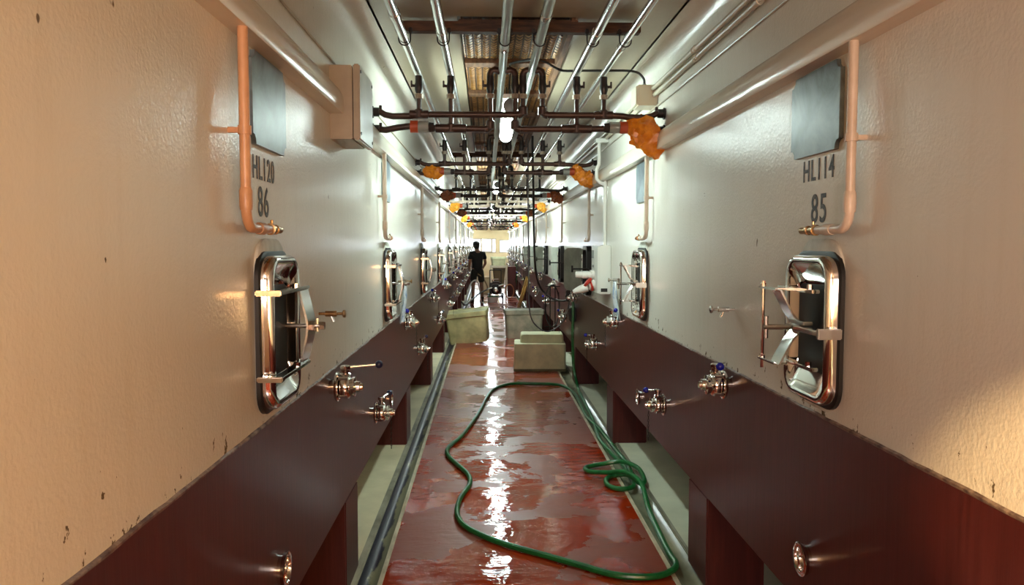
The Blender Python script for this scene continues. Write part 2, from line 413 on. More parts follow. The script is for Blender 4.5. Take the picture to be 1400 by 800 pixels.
def hatch_plate(open_=False):
    mb = MB(); w, h = 0.325, 0.452
    sec = [(w, h, 0.07, 0.012), (w, h, 0.07, 0.040), (w-0.012, h-0.012, 0.066, 0.052), (w-0.03, h-0.03, 0.058, 0.056),
           (w-0.06, h-0.055, 0.046, 0.050), (w-0.075, h-0.075, 0.04, 0.042), (w-0.10, h-0.20, 0.03, 0.018), (w-0.12, h-0.23, 0.02, 0.016)]
    mb.loft([rrect(a, b, r, x) for a, b, r, x in sec])
    return mb
def hatch(side, variant, y, label):
    mi = side == 'right'
    t = thing('tank_hatch', label, 'hatch', wallpos(side, y, 1.392), 'stainless hatches '+GL[side])
    mb = MB(); mb.loft([rrect(0.31, 0.53, 0.10, -0.004, cz=0.012), rrect(0.31, 0.53, 0.10, 0.008, cz=0.012), rrect(0.295, 0.515, 0.09, 0.012, cz=0.012)])
    mb.build('cement_surround', M['cement'], t, mi)
    mb = MB(); mb.loft([rrect(0.345, 0.478, 0.078, 0.006), rrect(0.345, 0.478, 0.078, 0.018), rrect(0.325, 0.455, 0.07, 0.022)])
    mb.build('rubber_gasket', M['rubber'], t, mi)
    hatch_plate().build('door', M['chrome'], t, mi, ang=50)
    if variant == 'yoke':
        for sz in (1, -1):
            mb = MB()
            mb.box(0.056, 0.085, -0.182, 0.165, sz*0.122-0.006, sz*0.122+0.006, 0.002)
            mb.box(0.014, 0.088, -0.198, -0.172, sz*0.122-0.008, sz*0.122+0.008, 0.003)
            mb.box(0.05, 0.080, 0.05, 0.165, sz*0.122-0.005, sz*0.122+0.005, 0.002)
            mb.cyl((0.075, 0.02, sz*0.122+0.004), (0.075, 0.02, sz*0.122+0.018), 0.011, 8)
            mb.build('clamp_bar', M['chrome'], t, mi)
        mb = MB().ribbon([(0.070, .105, 0.124), (0.078, .105, 0.112), (0.098, .105, 0.03), (0.101, .105, 0.0), (0.098, .105, -0.03), (0.078, .105, -0.112), (0.070, .105, -0.124)], (0,1,0), 0.11, 0.006)
        mb.build('yoke', M['steel'], t, mi)
        mb = MB().cyl((0.016, 0.105, 0), (0.142, 0.105, 0), 0.008, 10)
        mb.lathe((0.103, 0.105, 0), (1,0,0), [(0, 0.017), (0.012, 0.017)], 6); mb.lathe((0.128, 0.105, 0), (1,0,0), [(0, 0.014), (0.016, 0.014)], 6)
        mb.cyl((0.12, 0.105, -0.018), (0.12, 0.105, 0.024), 0.006, 8)
        mb.build('clamp_screw', M['steel'], t, mi)
    else:
        for sz in (1, -1):
            mb = MB()
            mb.box(0.048, 0.135, 0.03, 0.18, sz*0.118-0.004, sz*0.118+0.004, 0.002)
            mb.box(0.048, 0.072, -0.10, 0.18, sz*0.118-0.006, sz*0.118+0.006, 0.002)
            mb.cyl((0.062, -0.06, sz*0.118), (0.062, -0.06, sz*0.118+0.02), 0.010, 8); mb.cyl((0.125, 0.16, sz*0.118), (0.125, 0.16, sz*0.118+0.014), 0.010, 8)
            mb.build('clamp_bar', M['chrome'], t, mi)
        MB().cyl((0.125, 0.16, -0.15), (0.125, 0.16, 0.14), 0.006, 8).build('hinge_rod', M['chrome'], t, mi)
        MB().ribbon([(0.128, .035, 0.118), (0.09, .035, 0.045), (0.064, .035, 0.012), (0.064, .035, -0.012), (0.09, .035, -0.045), (0.128, .035, -0.118)], (0,1,0), 0.07, 0.006).build('yoke', M['steel'], t, mi)
        mb = MB(); mb.box(0.066, 0.086, -0.18, 0.07, -0.008, 0.008, 0.003); mb.box(0.05, 0.08, -0.06, 0.06, 0.012, 0.024, 0.002)
        mb.box(0.02, 0.09, -0.192, -0.172, -0.016, 0.016, 0.003); mb.cyl((0.09, 0.02, 0), (0.175, 0.02, 0), 0.009, 8); mb.cyl((0.165, 0.02, -0.035), (0.165, 0.02, 0.035), 0.007, 8)
        mb.build('lever', M['steel'], t, mi)
    return t
def open_hatch(side, y, label, ang=150):
    mi = side == 'right'
    t = thing('open_tank_hatch', label, 'hatch', wallpos(side, y, 1.392), 'open hatches '+GL[side])
    mb = MB()
    mb.loft([rrect(0.37, 0.50, 0.08, 0.0), rrect(0.37, 0.50, 0.08, 0.05), rrect(0.29, 0.42, 0.06, 0.05), rrect(0.29, 0.42, 0.06, 0.0)], False, False)
    mb.build('frame', M['darkmetal'], t, mi)
    MB().loft([rrect(0.30, 0.43, 0.06, 0.002), rrect(0.30, 0.43, 0.06, 0.008)]).build('shade_plate', M['interior_shade'], t, mi)  # solid plate, painted dark in place of the shaded tank interior
    d = hatch_plate(); R = Matrix.Translation((0.05, 0.19, 0)) @ Matrix.Rotation(math.radians(ang), 4, 'Z') @ Matrix.Translation((0, -0.18, 0))
    d.v = [tuple(R @ V(p)) for p in d.v]
    d.build('door', M['hatchgrey'], t, mi, ang=50)
    mb = MB().cyl((0.05, 0.19, -0.16), (0.05, 0.19, 0.16), 0.01, 8)
    mb.box(0.0, 0.06, 0.17, 0.2, -0.12, -0.09); mb.box(0.0, 0.06, 0.17, 0.2, 0.09, 0.12)
    mb.build('hinge', M['steel'], t, mi)
    mb = MB().cyl((0.03, -0.19, 0.02), (0.20, -0.16, 0.02), 0.008, 8); mb.lathe((0.185, -0.163, 0.02), (1,0.1,0), [(0, 0.035), (0.018, 0.035)], 12)
    mb.build('swing_bolt', M['darkmetal'], t, mi)
    return t

def butterfly_valve(side, y, z, label, lever, knob='blue', m='chrome', chain=True, group=None):
    mi = side == 'right'
    t = thing('butterfly_valve', label, 'valve', wallpos(side, y, z), group)
    mb = MB().lathe((0,0,0), (1,0,0), [(-0.004, 0.032), (0.026, 0.032)], 20); mb.lathe((0.024,0,0), (1,0,0), [(0, 0.048), (0.003, 0.060), (0.012, 0.062), (0.017, 0.052), (0.021, 0.03)], 24)
    mb.build('flange', M[m], t, mi)
    mb = MB().lathe((0.042,0,0), (1,0,0), [(0, 0.028), (0.006, 0.046), (0.014, 0.050), (0.034, 0.050), (0.040, 0.046), (0.046, 0.038), (0.052, 0.038)], 24)
    for a in (0.6, 2.2, 3.9, 5.4): mb.lathe((0.05, 0.05*math.cos(a), 0.05*math.sin(a)), (1,0,0), [(-0.008, 0.009), (0.03, 0.009)], 6)
    mb.build('body', M[m], t, mi)
    mb = MB().lathe((0.066,0,0.046), (0,0,1), [(0, 0.022), (0.01, 0.024), (0.015, 0.017), (0.026, 0.017), (0.03, 0.022), (0.042, 0.022), (0.046, 0.016)], 16)
    mb.build('neck', M[m], t, mi)
    a = V(lever).normalized(); ln = V(lever).length; st = V((0.066, 0, 0.083))
    lv = MB().cyl(st, st+a*ln, 0.006, 10).build('lever', M['steel'] if m != 'brass_' else M['brass'], t, mi)
    MB().sphere(st+a*(ln+0.012), 0.0175, 14).build('knob', M[knob], lv, mi)
    mb = MB().lathe((0.092,0,0), (1,0,0), [(0, 0.036), (0.004, 0.042), (0.014, 0.042), (0.018, 0.026), (0.034, 0.024), (0.036, 0.016), (0.046, 0.014)], 20)
    for b in (1, -1): mb.lathe((0.1, b*0.042, 0.0), (1,0,0), [(-0.006, 0.01), (0.016, 0.01)], 8)
    mb.build('outlet_cap', M[m], t, mi)
    if chain:
        mb = MB()
        for i in range(11):
            zz = -0.045-i*0.0155
            mb.tube([(0.118+0.004*math.sin(b)*(i % 2), 0.004*math.sin(b)*((i+1) % 2), zz+0.009*math.cos(b)) for b in [q*2*PI/8 for q in range(9)]], 0.0016, 5)
        mb.build('chain', M['darkmetal'], t, mi)
    return t
def port(side, y, z, label, capped=False):
    mi = side == 'right'
    t = thing('drain_port', label, 'pipe fitting', wallpos(side, y, z), 'round ports '+GL[side])
    mb = MB()
    mb.loft([[V((x, math.cos(2*PI*i/24)*r, math.sin(2*PI*i/24)*r)) for i in range(24)] for x, r in ((-0.004, 0.046), (0.012, 0.046), (0.013, 0.053), (0.024, 0.055), (0.026, 0.051), (0.026, 0.040), (0.020, 0.037), (0.003, 0.036))])
    mb.build('ferrule', M['chrome'], t, mi)
    if not capped: MB().lathe((0.002, 0, 0), (1, 0, 0), [(0, 0.038), (0.006, 0.037), (0.009, 0.02), (0.010, 0.001)], 24).build('blanking_disc', M['steel'], t, mi)
    else: MB().lathe((0.002, 0, 0), (1, 0, 0), [(0, 0.05), (0.03, 0.05), (0.036, 0.042), (0.038, 0.001)], 24).build('blanking_disc', M['chrome'], t, mi)
    return t
def sample_tap(side, y, z, label):
    mi = side == 'right'
    t = thing('sample_tap', label, 'tap', wallpos(side, y, z), 'sample taps '+GL[side])
    MB().lathe((0,0,0), (1,0,0), [(-0.004, 0.006), (0.024, 0.006), (0.026, 0.012), (0.07, 0.012), (0.072, 0.006), (0.098, 0.006)], 14).build('body', M['brass'] if side == 'left' else M['steel'], t, mi)
    MB().cyl((0.045, 0, 0), (0.058, 0.0, -0.032), 0.0055, 10).build('spout', M['steel'], t, mi)
    MB().lathe((0.094,0,0), (1,0,0), [(0, 0.013), (0.003, 0.016), (0.010, 0.016), (0.012, 0.012)], 10).build('tap_knob', M['brass'] if side == 'left' else M['steel'], t, mi)
    return t
def vent_pipe(side, y, label, black=False):
    mi = side == 'right'; o = 0.042
    t = thing('vent_pipe', label, 'pipe', wallpos(side, y, 0), 'drop pipes '+GL[side])
    m = M['warm_lit_pipe'] if black else M['pale_pipe']  # black picks the colour with warm light painted in
    arc = [(o, 0.05-0.05*math.cos(a), 1.745-0.05*math.sin(a)) for a in [i*PI/2/8 for i in range(1, 9)]]
    mb = MB().tube([(o, 0, 2.206), (o, 0, 2.0), (o, 0, 1.745)] + arc + [(o, 0.2, 1.695)], 0.0135, 12)
    mb.lathe((o, 0, 1.74), (0,0,1), [(0, 0.0155), (0.01, 0.017), (0.05, 0.017), (0.058, 0.0145)], 14)
    mb.lathe((o, 0.10, 1.695), (0,1,0), [(0, 0.0155), (0.008, 0.017), (0.05, 0.017), (0.058, 0.0145)], 14)
    mb.build('pipe', m, t, mi)
    MB().box(-0.004, o, -0.007, 0.007, 1.938, 1.952, 0.003).lathe((o, 0, 1.934), (0,0,1), [(0, 0.017), (0.022, 0.017)], 14).build('wall_clip', m, t, mi)
    mb = MB().lathe((o, 0.2, 1.695), (0,1,0), [(0, 0.010), (0.012, 0.010), (0.013, 0.017), (0.03, 0.017), (0.031, 0.010), (0.06, 0.011), (0.062, 0.015), (0.075, 0.015), (0.077, 0.008), (0.115, 0.011), (0.12, 0.011)], 12)
    mb.cyl((o, 0.235, 1.695), (o+0.0, 0.235, 1.722), 0.004, 8)
    mb.build('end_tap', M['brass'], t, mi)
    return t
def slate(side, y, z, label):
    mi = side == 'right'
    w, h, n = 0.355, 0.262, 0.028
    # notched corners: straight edges with a concave bite at the corners
    pts = []
    for sy, sz in ((1,1), (-1,1), (-1,-1), (1,-1)):
        c = V((sy*w/2, sz*h/2)); arc = []
        for i in range(6):
            a = i/5*PI/2; arc.append((c.x - sy*n*math.cos(a), c.y - sz*n*math.sin(a)))
        first = arc if (sy*sz < 0) else arc[::-1]
        pts += first
    pts2 = []
    for sy, sz in ((1,1), (-1,1), (-1,-1), (1,-1)):
        cy, cz = sy*w/2, sz*h/2
        seq = [(cy, cz - sz*n), (cy - sy*n*0.55, cz - sz*n*0.9), (cy - sy*n*0.9, cz - sz*n*0.55), (cy - sy*n, cz)]
        pts2 += seq if sy*sz > 0 else seq[::-1]
    mb = MB().loft([[(x, a, b) for a, b in pts2] for x in (-0.002, 0.014)])
    o = mb.build('slate_board', M['slate'], None, mi, wallpos(side, y, z))
    tag(o, label, 'board', 'slate boards '+GL[side]); return o

# ---- place the nearest of each kind and copy them down the two rows
for side in ('left', 'right'):
    g = GL[side]; s = 'left' if side == 'left' else 'right'
    hy = 2.365 if side == 'left' else 2.365
    first = None; fo = None
    for k in range(NB):
        y = hy + P*k
        if side == 'right' and k >= 2 and k <= 6:
            lab = 'open hatch with grey door swung out %s, %s' % (g, ORD[k-2])
            if k in (2, 4): open_hatch(side, y, lab)
            elif fo is None: fo = open_hatch(side, y, lab, 167)
            else: repeat(fo, wallpos(side, y, 1.392), lab)
            continue
        lab = 'closed polished steel hatch %s %s, %s' % ('with bowed clamp yoke' if s == 'left' else 'with clamp bars', g, ORD[k])
        if side == 'right' and k > 6: lab = 'closed polished steel hatch %s, beyond the open ones, %s' % (g, ORD[k-7])
        if first is None: first = hatch(side, 'yoke' if s == 'left' else 'bars', y, lab)
        else: repeat(first, wallpos(side, y, 1.392), lab)
    # slate boards: only the first two tanks of each row show one
    slate(side, 2.365 if s == 'left' else 2.42, 2.066, 'blue-grey slate board with notched corners %s, nearest one' % g)
    slate(side, (2.365 if s == 'left' else 2.42)+P, 2.066, 'blue-grey slate board %s, second one, above the hanging paper sheet' % g)
    first = None
    for k in range(NB):
        y = (2.02 if s == 'left' else 2.105) + P*k
        lab = '%s thin drop pipe bent over the hatch %s, %s' % ('warm-lit cream' if (k == 0 and s == 'left') else 'cream', g, ORD[k])
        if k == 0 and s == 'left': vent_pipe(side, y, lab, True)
        else: first = vent_pipe(side, y, lab) if first is None else (repeat(first, wallpos(side, y, 0), lab) and first)
    first = None
    for k in range(NB):
        y = (3.05 if s == 'left' else 3.2) + P*k
        lab = 'small metal sample tap %s above the maroon band, %s' % (g, ORD[k])
        first = sample_tap(side, y, 1.379, lab) if first is None else (repeat(first, wallpos(side, y, 1.379), lab) and first)
    gu = 'upper butterfly valves '+g; gl_ = 'lower butterfly valves '+g
    first = None
    for k in range(NB):
        y = 3.24 + P*k
        lab = 'upper stainless valve at the cream edge %s, %s' % (g, ORD[k])
        if k == 0:
            lv = (0.125, 0.03, 0.006) if s == 'left' else (0.01, -0.09, 0.01)
            butterfly_valve(side, y, 1.052, lab, lv, 'navy' if s == 'left' else 'blue', chain=False, group=gu)
        elif first is None: first = butterfly_valve(side, y, 1.052, lab, (-0.01, -0.08, 0.012), 'blue', chain=True, group=gu)
        else: repeat(first, wallpos(side, y, 1.052), lab)
    first = None
    for k in range(NB):
        y = 4.34 + P*k; z = 0.70 if s == 'left' else 0.735
        lab = 'lower stainless valve with blue knob and chain %s, %s' % (g, ORD[k])
        first = butterfly_valve(side, y, z, lab, (0.03, 0.05, 0.015) if s == 'left' else (0.05, 0.03, -0.004), 'navy' if s == 'left' else 'blue', group=gl_) if first is None else (repeat(first, wallpos(side, y, z), lab) and first)
    first = None
    for k in range(NB):
        y = 2.425 + P*k
        lab = 'round steel drain port low %s, %s' % (g, ORD[k])
        first = port(side, y, 0.615 if s == 'left' else 0.625, lab) if first is None else (repeat(first, wallpos(side, y, 0.62), lab) and first)
    # piers carrying the tanks
    first = None
    for k in range(NB):
        y = 3.55 + P*k
        lab = 'maroon pier carrying the %s tank row, %s' % (s, ORD[k])
        if first is None:
            mb = MB().box(0.002, -0.28, 0, 0.33, 0.0065, 0.4515, 0.006)
            first = mb.build('support_pier', M['maroon'], None, side == 'right', (WL if s == 'left' else WR+0.0, y, 0)); tag(first, lab, 'pier', 'maroon piers under the %s tanks' % s)
        else: repeat(first, (WL if s == 'left' else WR, y, 0), lab)

# paper sleeves hanging on the second sample taps
def paper(side, y, label):
    mi = side == 'right'
    mb = MB(); n = 7; loops = []
    for i in range(9):
        u = i/8; z = 0.0-0.30*u; w = 0.10+0.11*min(1, u*1.6)
        loops.append([V((0.055-0.03*u+0.012*math.sin(j*1.1+u*3), (j/(n-1)-0.5)*w+0.02*u, z)) for j in range(n)] + [V((0.053-0.03*u+0.012*math.sin(j*1.1+u*3), (j/(n-1)-0.5)*w+0.02*u, z)) for j in reversed(range(n))])
    mb.loft(loops)
    o = mb.build('paper_sheet', M['paper'], None, mi, wallpos(side, y, 1.369), ang=80)
    return tag(o, label, 'paper')
paper('left', 3.05+P, 'white paper sleeve hanging from the second sample tap on the left wall')
paper('left', 3.05+3*P, 'white paper sleeve hanging from the fourth sample tap on the left wall')
paper('right', 3.2+P, 'white paper sleeve hanging from the second sample tap, beside white socket box')

# ================================================================== CEILING PIPES
PX = [-0.402, -0.212, 0.092, 0.264, 0.528, 0.69]
PN = ['leftmost', 'second from the left', 'third from the left', 'third from the right', 'second from the right', 'rightmost']
PZ = 2.66
for i, x in enumerate(PX):
    t = thing('ceiling_pipe', 'long %s pipe under the ceiling, %s of six' % ('dull zinc' if i in (2, 3) else 'bright galvanized', PN[i]), 'pipe', (x, Y0, PZ), 'six long ceiling pipes')
    r = 0.023 if i != 5 else 0.019
    MB().cyl((0,0.02,0), (0, Y1-Y0-0.02, 0), r, 20).build('pipe', M['dullgalv'] if i in (2, 3) else M['galv'], t)
    mb = MB()
    for k in range(6):
        yy = 6.85 + (i % 3)*0.28 + k*5.6
        mb.lathe((0, yy-0.03, 0), (0,1,0), [(0, r+0.0005), (0.004, r+0.004), (0.056, r+0.004), (0.06, r+0.0005)], 20)
    mb.build('coupling_sleeves', M['galv'], t)['kind'] = 'stuff'
# crossbeams with wire loops
first = None
for k in range(7):
    y = 3.91 + 2*P*k
    lab = 'dark wooden crossbeam under the ceiling holding pipe loops, %s' % ORD[k]
    if first is None:
        first = thing('wooden_crossbeam', lab, 'beam', (0.16, y, 2.705), 'wooden crossbeams')
        mb = MB().box(-0.61, 0.61, -0.03, 0.03, 0.0, 0.05, 0.004); mb.box(-0.30, 0.30, 0.0, 0.05, 0.03, 0.068, 0.004)
        mb.build('board', M['wood'], first)
        for x in PX:
            r = 0.029; cx = x-0.16; cz = PZ-2.705
            pts = [(cx-r, -0.034, 0.012), (cx-r, -0.042, cz)] + [(cx-r*math.cos(a), -0.042, cz-r*math.sin(a)) for a in [q*PI/8 for q in range(1, 8)]] + [(cx+r, -0.042, cz), (cx+r, -0.034, 0.012)]
            mb = MB().tube(pts, 0.0035, 6)
            for q in (-1, 1): mb.box(cx+q*r-0.009, cx+q*r+0.009, -0.042, -0.01, -0.012, 0.014, 0.003)
            mb.build('hanger_loop', M['darkmetal'], first)
    else: repeat(first, (0.16, y, 2.705), lab)
# cane mats in the open strip
def cane_mesh():
    mb = MB(); w, ln = 0.565, 0.80; step = 0.047; rows = 15
    for i in range(rows):
        y = (i+0.5)*ln/rows; ph = 0.0
        jit = random.uniform(-0.004, 0.004); loops = []
        nx = 85
        for j in range(nx):
            x = -w/2 + w*j/(nx-1)
            z = 0.0055*math.sin(2*PI*x/step+ph) + random.uniform(-0.001, 0.001)
            yy = y + jit + 0.005*math.sin(x*7+i)
            hw = 0.0185 + 0.0025*math.sin(i*3+j*.4)
            loops.append([V((x, yy-hw, z)), V((x, yy, z-0.003)), V((x, yy+hw, z)), V((x, yy, z+0.002))])
        mb.loft(loops)
    return mb
def stakes_mesh():
    mb = MB(); w, ln = 0.565, 0.80
    for j in range(-6, 6):
        x = 0.047*(j+0.25)
        mb.cyl((x, 0.0, 0.004), (x, ln, 0.004), 0.006, 6)
    mb.box(-w/2, w/2, 0, ln, 0.022, 0.03)
    return mb
first = None; fb = None
for k in range(18):
    y = 4.02 + 0.97*k
    lab = 'woven cane mat set in the ceiling strip, %s' % ORD[k]
    if first is None:
        first = thing('cane_mat', lab, 'mat', (0.15, y, 2.80), 'woven cane mats along the ceiling')
        cane_mesh().build('woven_strands', M['cane'], first, ang=70); stakes_mesh().build('stakes', M['stake'], first)
        fb = MB().box(-0.285, 0.285, -0.06, 0.06, 0.0, 0.03, 0.004).build('ceiling_board', M['woodlight'], None, False, (0.15, y+0.885, 2.775))
        tag(fb, 'brown wooden board between the cane mats, %s' % ORD[k], 'board', 'boards between the cane mats')
    else:
        repeat(first, (0.15, y, 2.80), lab); repeat(fb, (0.15, y+0.885, 2.775), 'brown wooden board between the cane mats, %s' % ORD[k])

# ---- pipe manifolds, one left and one right half per bay
RP = 0.0185
def elbow(mb, c, a, b, r=RP, n=12):
    """quarter bend at corner c from direction a to direction b"""
    c = V(c); a = V(a).normalized(); b = V(b).normalized(); R = 0.03
    pts = []
    for i in range(7):
        t = i/6*PI/2; pts.append(c + a*R*(1-math.sin(t)) + b*R*(1-math.cos(t)))
    mb.tube(pts, r*1.22, n)
def ball_valve(t, x, z0, side, mB, top, mirror=False):
    rz = MB().cyl((x, 0, z0), (x, 0, top), RP*0.8, 10)
    rz.lathe((x, 0, z0), (0,0,1), [(-0.02, 0.027), (0.022, 0.027), (0.03, 0.02)], 12)
    rz.build('riser', mB, t)
    zu = top - 0.115
    MB().lathe((x, 0, zu-0.014), (0,0,1), [(0, 0.019), (0.002, 0.026), (0.026, 0.026), (0.028, 0.019)], 8).build('union_nut', M['zinc'], t)
    b = MB().lathe((x, 0, zu+0.016), (0,0,1), [(0, 0.018), (0.012, 0.021), (0.024, 0.024), (0.05, 0.024), (0.062, 0.021), (0.1, 0.021), (0.102, 0.016)], 12).build('valve', M['black_pipe'], t)
    MB().cyl((x, 0, zu+0.055), (x+side*0.038, -0.008, zu+0.06), 0.008, 8).box(x+side*0.036, x+side*0.046, -0.014, 0.0, zu+0.05, zu+0.088, 0.002).build('valve_lever', M['black_pipe'], b)
def manifold(side, y, label, pm, dz=0.0, sight=True):
    """side -1: half fed from the left wall; +1: from the right wall"""
    t = thing('pipe_manifold', label, 'pipework', (0, y, 2.0), 'brown pipe manifolds')
    zu, zl = 0.404-dz, 0.322-dz; xw = (WL+0.022) if side < 0 else (WR-0.022)
    s = side
    if s < 0: xu_in, xl_in, ru, rl = 0.212, 0.022, -0.39, -0.206
    else: xu_in, xl_in, ru, rl = 0.325, 0.165, 0.682, 0.524
    top = PZ-2.02
    # headers
    mb = MB(); xb = xw - s*0.23
    mb.tube([(xw, 0, zu+0.012), (xw-s*0.03, 0, zu+0.012), (xw-s*0.055, 0, zu-0.003), (xw-s*0.10, 0, zu-0.012), (xw-s*0.20, 0, zu-0.010), (xb, 0, zu-0.004), (xb-s*0.1, 0, zu), (xu_in+s*0.03, 0, zu)], RP, 12)
    mb.lathe((ru-0.055, 0, zu), (1,0,0), [(0, RP*1.0), (0.002, RP*1.3), (0.108, RP*1.3), (0.11, RP)], 12)
    elbow(mb, (xu_in, 0, zu), (s,0,0), (0,0,1))
    mb.build('upper_header', pm, t)
    mb = MB()
    mb.tube([(xw, 0, zl-0.005), (xw-s*0.03, 0, zl-0.006), (xw-s*0.06, 0, zl-0.008), (xw-s*0.13, 0, zl+0.006), (xw-s*0.20, 0, zl+0.014), (xb, 0, zl+0.012), (xb-s*0.12, 0, zl+0.004), (xl_in+s*0.03, 0, zl)], RP, 12)
    mb.lathe((rl-0.09, 0, zl+0.003), (1,0,0), [(0, RP*1.0), (0.002, RP*1.4), (0.178, RP*1.35), (0.18, RP)], 12)
    elbow(mb, (xl_in, 0, zl), (s,0,0), (0,0,1))
    mb.build('lower_header', pm, t)
    for z in (zu+0.012, zl-0.005):
        mb = MB().lathe((xw+s*0.018, 0, z), (-s,0,0), [(0, 0.034), (0.008, 0.034), (0.009, 0.026), (0.04, 0.026), (0.042, 0.02)], 12)
        mb.box(xw-s*0.03-0.008, xw-s*0.03+0.008, -0.007, 0.007, z, z+0.038, 0.002)
        mb.build('wall_coupling', M['black_pipe'], t)
    ball_valve(t, ru, zu, -1 if s < 0 else 1, pm, top-0.018)
    ball_valve(t, rl, zl, -1 if s < 0 else 1, pm, top-0.018)
    # double bend over the two middle pipes
    for xi, z0, px in ((xu_in, zu, 0.262), (xl_in, zl, 0.093)):
        ball_valve(t, xi, z0+0.02, -1 if xi < px else 1, pm, top-0.015)
        d = 1 if px > xi else -1
        mb = MB(); mb.tube([(xi, 0, top-0.03), (xi, 0, top-0.005), (xi+d*0.008, 0, top+0.012), (xi+d*0.025, 0, top+0.02), (px-d*0.015, 0, top+0.012)], RP*1.1, 12)
        mb.build('pipe_bend', pm, t)
    if sight:
        xa = xb + s*0.03; xa2 = xb - s*0.075
        MB().lathe((xa, 0, zl+0.012), (-s,0,0), [(0, RP), (0.001, 0.035), (0.045, 0.035), (0.046, RP)], 14).build('orange_band', M['orangetape'], t)
        MB().lathe((xa-s*0.046, 0, zl+0.011), (-s,0,0), [(0, RP), (0.001, 0.033), (0.06, 0.033), (0.061, RP)], 14).build('sight_glass', M['glass'], t)
        MB().lathe((xa-s*0.108, 0, zl+0.009), (-s,0,0), [(0, RP), (0.001, 0.03), (0.03, 0.026), (0.032, RP)], 10).build('end_ring', M['black_pipe'], t)
    return t
protos = {}
for k in range(11):
    y = 4.52 + P*k; kind = 'brown' if k < 2 else ('black' if k in (2, 4, 6, 8) else ('pale' if k in (3, 5) else 'brown'))  # pipe tone changes from bay to bay
    pm = {'brown': M['brown'], 'black': M['black_pipe'], 'pale': M['pale_pipe']}[kind]
    dz = 0.0 if k < 2 else 0.045
    for s in (-1, 1):
        word = {'brown': 'brown', 'black': 'blackened', 'pale': 'cream coloured'}[kind]
        lab = '%s pipe manifold fed from the %s wall under the ceiling, %s' % (word, 'left' if s < 0 else 'right', ORD[k])
        key = (kind, s, dz)
        if key not in protos: protos[key] = manifold(s, y, lab, pm, dz)
        else: repeat(protos[key], (0, y, 2.0), lab)

# ---- plastic bags tied round the pipe ends
def bag(name, c, spine, rad, m, label, seed, fl=1.0):
    rnd = random.Random(seed); mb = MB(); n = 18; loops = []
    P_ = [V(p) for p in spine]
    seg = 6; pts = []; rs = []
    for i in range(len(P_)-1):
        for j in range(seg):
            u = j/seg; uu = u*u*(3-2*u)
            pts.append(P_[i].lerp(P_[i+1], u)); rs.append(rad[i]*(1-uu)+rad[i+1]*uu)
    pts.append(P_[-1]); rs.append(rad[-1])
    ph = [rnd.uniform(0, 6) for _ in range(8)]
    for i, p in enumerate(pts):
        t = (pts[min(i+1, len(pts)-1)]-pts[max(i-1, 0)]).normalized()
        u = t.cross(V((0,1,0))).normalized(); w = t.cross(u)
        lp = []
        for j in range(n):
            a = 2*PI*j/n
            r = rs[i]*(1+0.16*math.sin(3*a+ph[0]+i*.25)+0.12*math.sin(5*a+ph[1]-i*.5)+0.10*math.sin(8*a+ph[2]+i*1.1)+rnd.uniform(-.05, .05))
            lp.append(p+u*math.cos(a)*r+w*math.sin(a)*r*0.75*fl)
        loops.append(lp)
    mb.loft(loops)
    o = mb.build(name, m, None, False, c, ang=28)
    return tag(o, label, 'plastic bag', 'plastic bags tied round the pipe ends')
def bag_on(k, side, m, style, label, seed):
    y = 4.52+P*k; dz = 0.0 if k < 2 else 0.045; z = 2.325-dz
    if style == 'hang':     # bag drooping away to the right
        bag('plastic_bag', (0.90, y, z), [(-0.09, 0, 0.005), (-0.05, 0, 0.01), (0.02, 0, -0.005), (0.06, -0.01, -0.075), (0.085, -0.01, -0.14), (0.095, -0.01, -0.175)], [0.03, 0.06, 0.088, 0.075, 0.045, 0.012], m, label, seed)
    elif style == 'wrap':
        x = (WL+0.17) if side < 0 else (WR-0.17)
        bag('plastic_bag', (x, y, z+0.004), [(-0.10, 0, 0.0), (-0.06, 0, 0.0), (0.0, 0, -0.004), (0.05, 0, 0.0), (0.085, 0, 0.0)], [0.025, 0.055, 0.062, 0.05, 0.034], m, label, seed)
    else:
        x = (WL+0.14) if side < 0 else (WR-0.14); d = 1 if side > 0 else -1
        bag('plastic_bag', (x, y, z), [(-d*0.09, 0, 0.02), (-d*0.04, 0, 0.012), (0, 0, -0.015), (d*0.035, 0, -0.06), (d*0.04, 0, -0.10)], [0.028, 0.06, 0.07, 0.05, 0.02], m, label, seed)
bag_on(0, 1, M['orange'], 'hang', 'big orange plastic bag drooping from the nearest pipe end on the right', 1)
bag_on(1, -1, M['orange'], 'wrap', 'crumpled orange plastic wrapped round the second manifold end at the left wall', 2)
# the second one on the right: a fat roll and a tail
bag('plastic_bag', (0.86, 4.52+P, 2.325), [(-0.03, 0, 0.075), (-0.02, 0, 0.05), (0.0, 0, 0.0), (0.05, 0, -0.045), (0.11, -0.01, -0.075), (0.16, -0.01, -0.08)], [0.035, 0.045, 0.06, 0.062, 0.07, 0.04], M['orange'], 'rolled orange plastic bag with a tail on the second manifold at the right wall', 3)
bag_on(2, 1, M['rust'], 'droop', 'brown-orange plastic bag on the third manifold end at the right wall', 4)
bag_on(2, -1, M['rust'], 'wrap', 'small brown plastic wrap on the third manifold at the left wall', 5)
bag_on(3, 1, M['yellow'], 'droop', 'yellow plastic bag on the cream manifold at the right wall, nearest yellow one', 6)
bag_on(3, -1, M['yellow'], 'droop', 'yellow plastic bag on the cream manifold at the left wall, nearest yellow one', 7)
bag_on(4, -1, M['rust'], 'wrap', 'brown plastic wrap behind the nearest yellow bag at the left wall', 8)
bag_on(4, 1, M['rust'], 'wrap', 'brown plastic wrap behind the nearest yellow bag at the right wall', 9)
bag_on(5, -1, M['yellow'], 'droop', 'farther yellow plastic bag on the pipe end at the left wall', 10)
bag_on(5, 1, M['yellow'], 'droop', 'farther yellow plastic bag hanging on the pipe end at the right wall', 11)
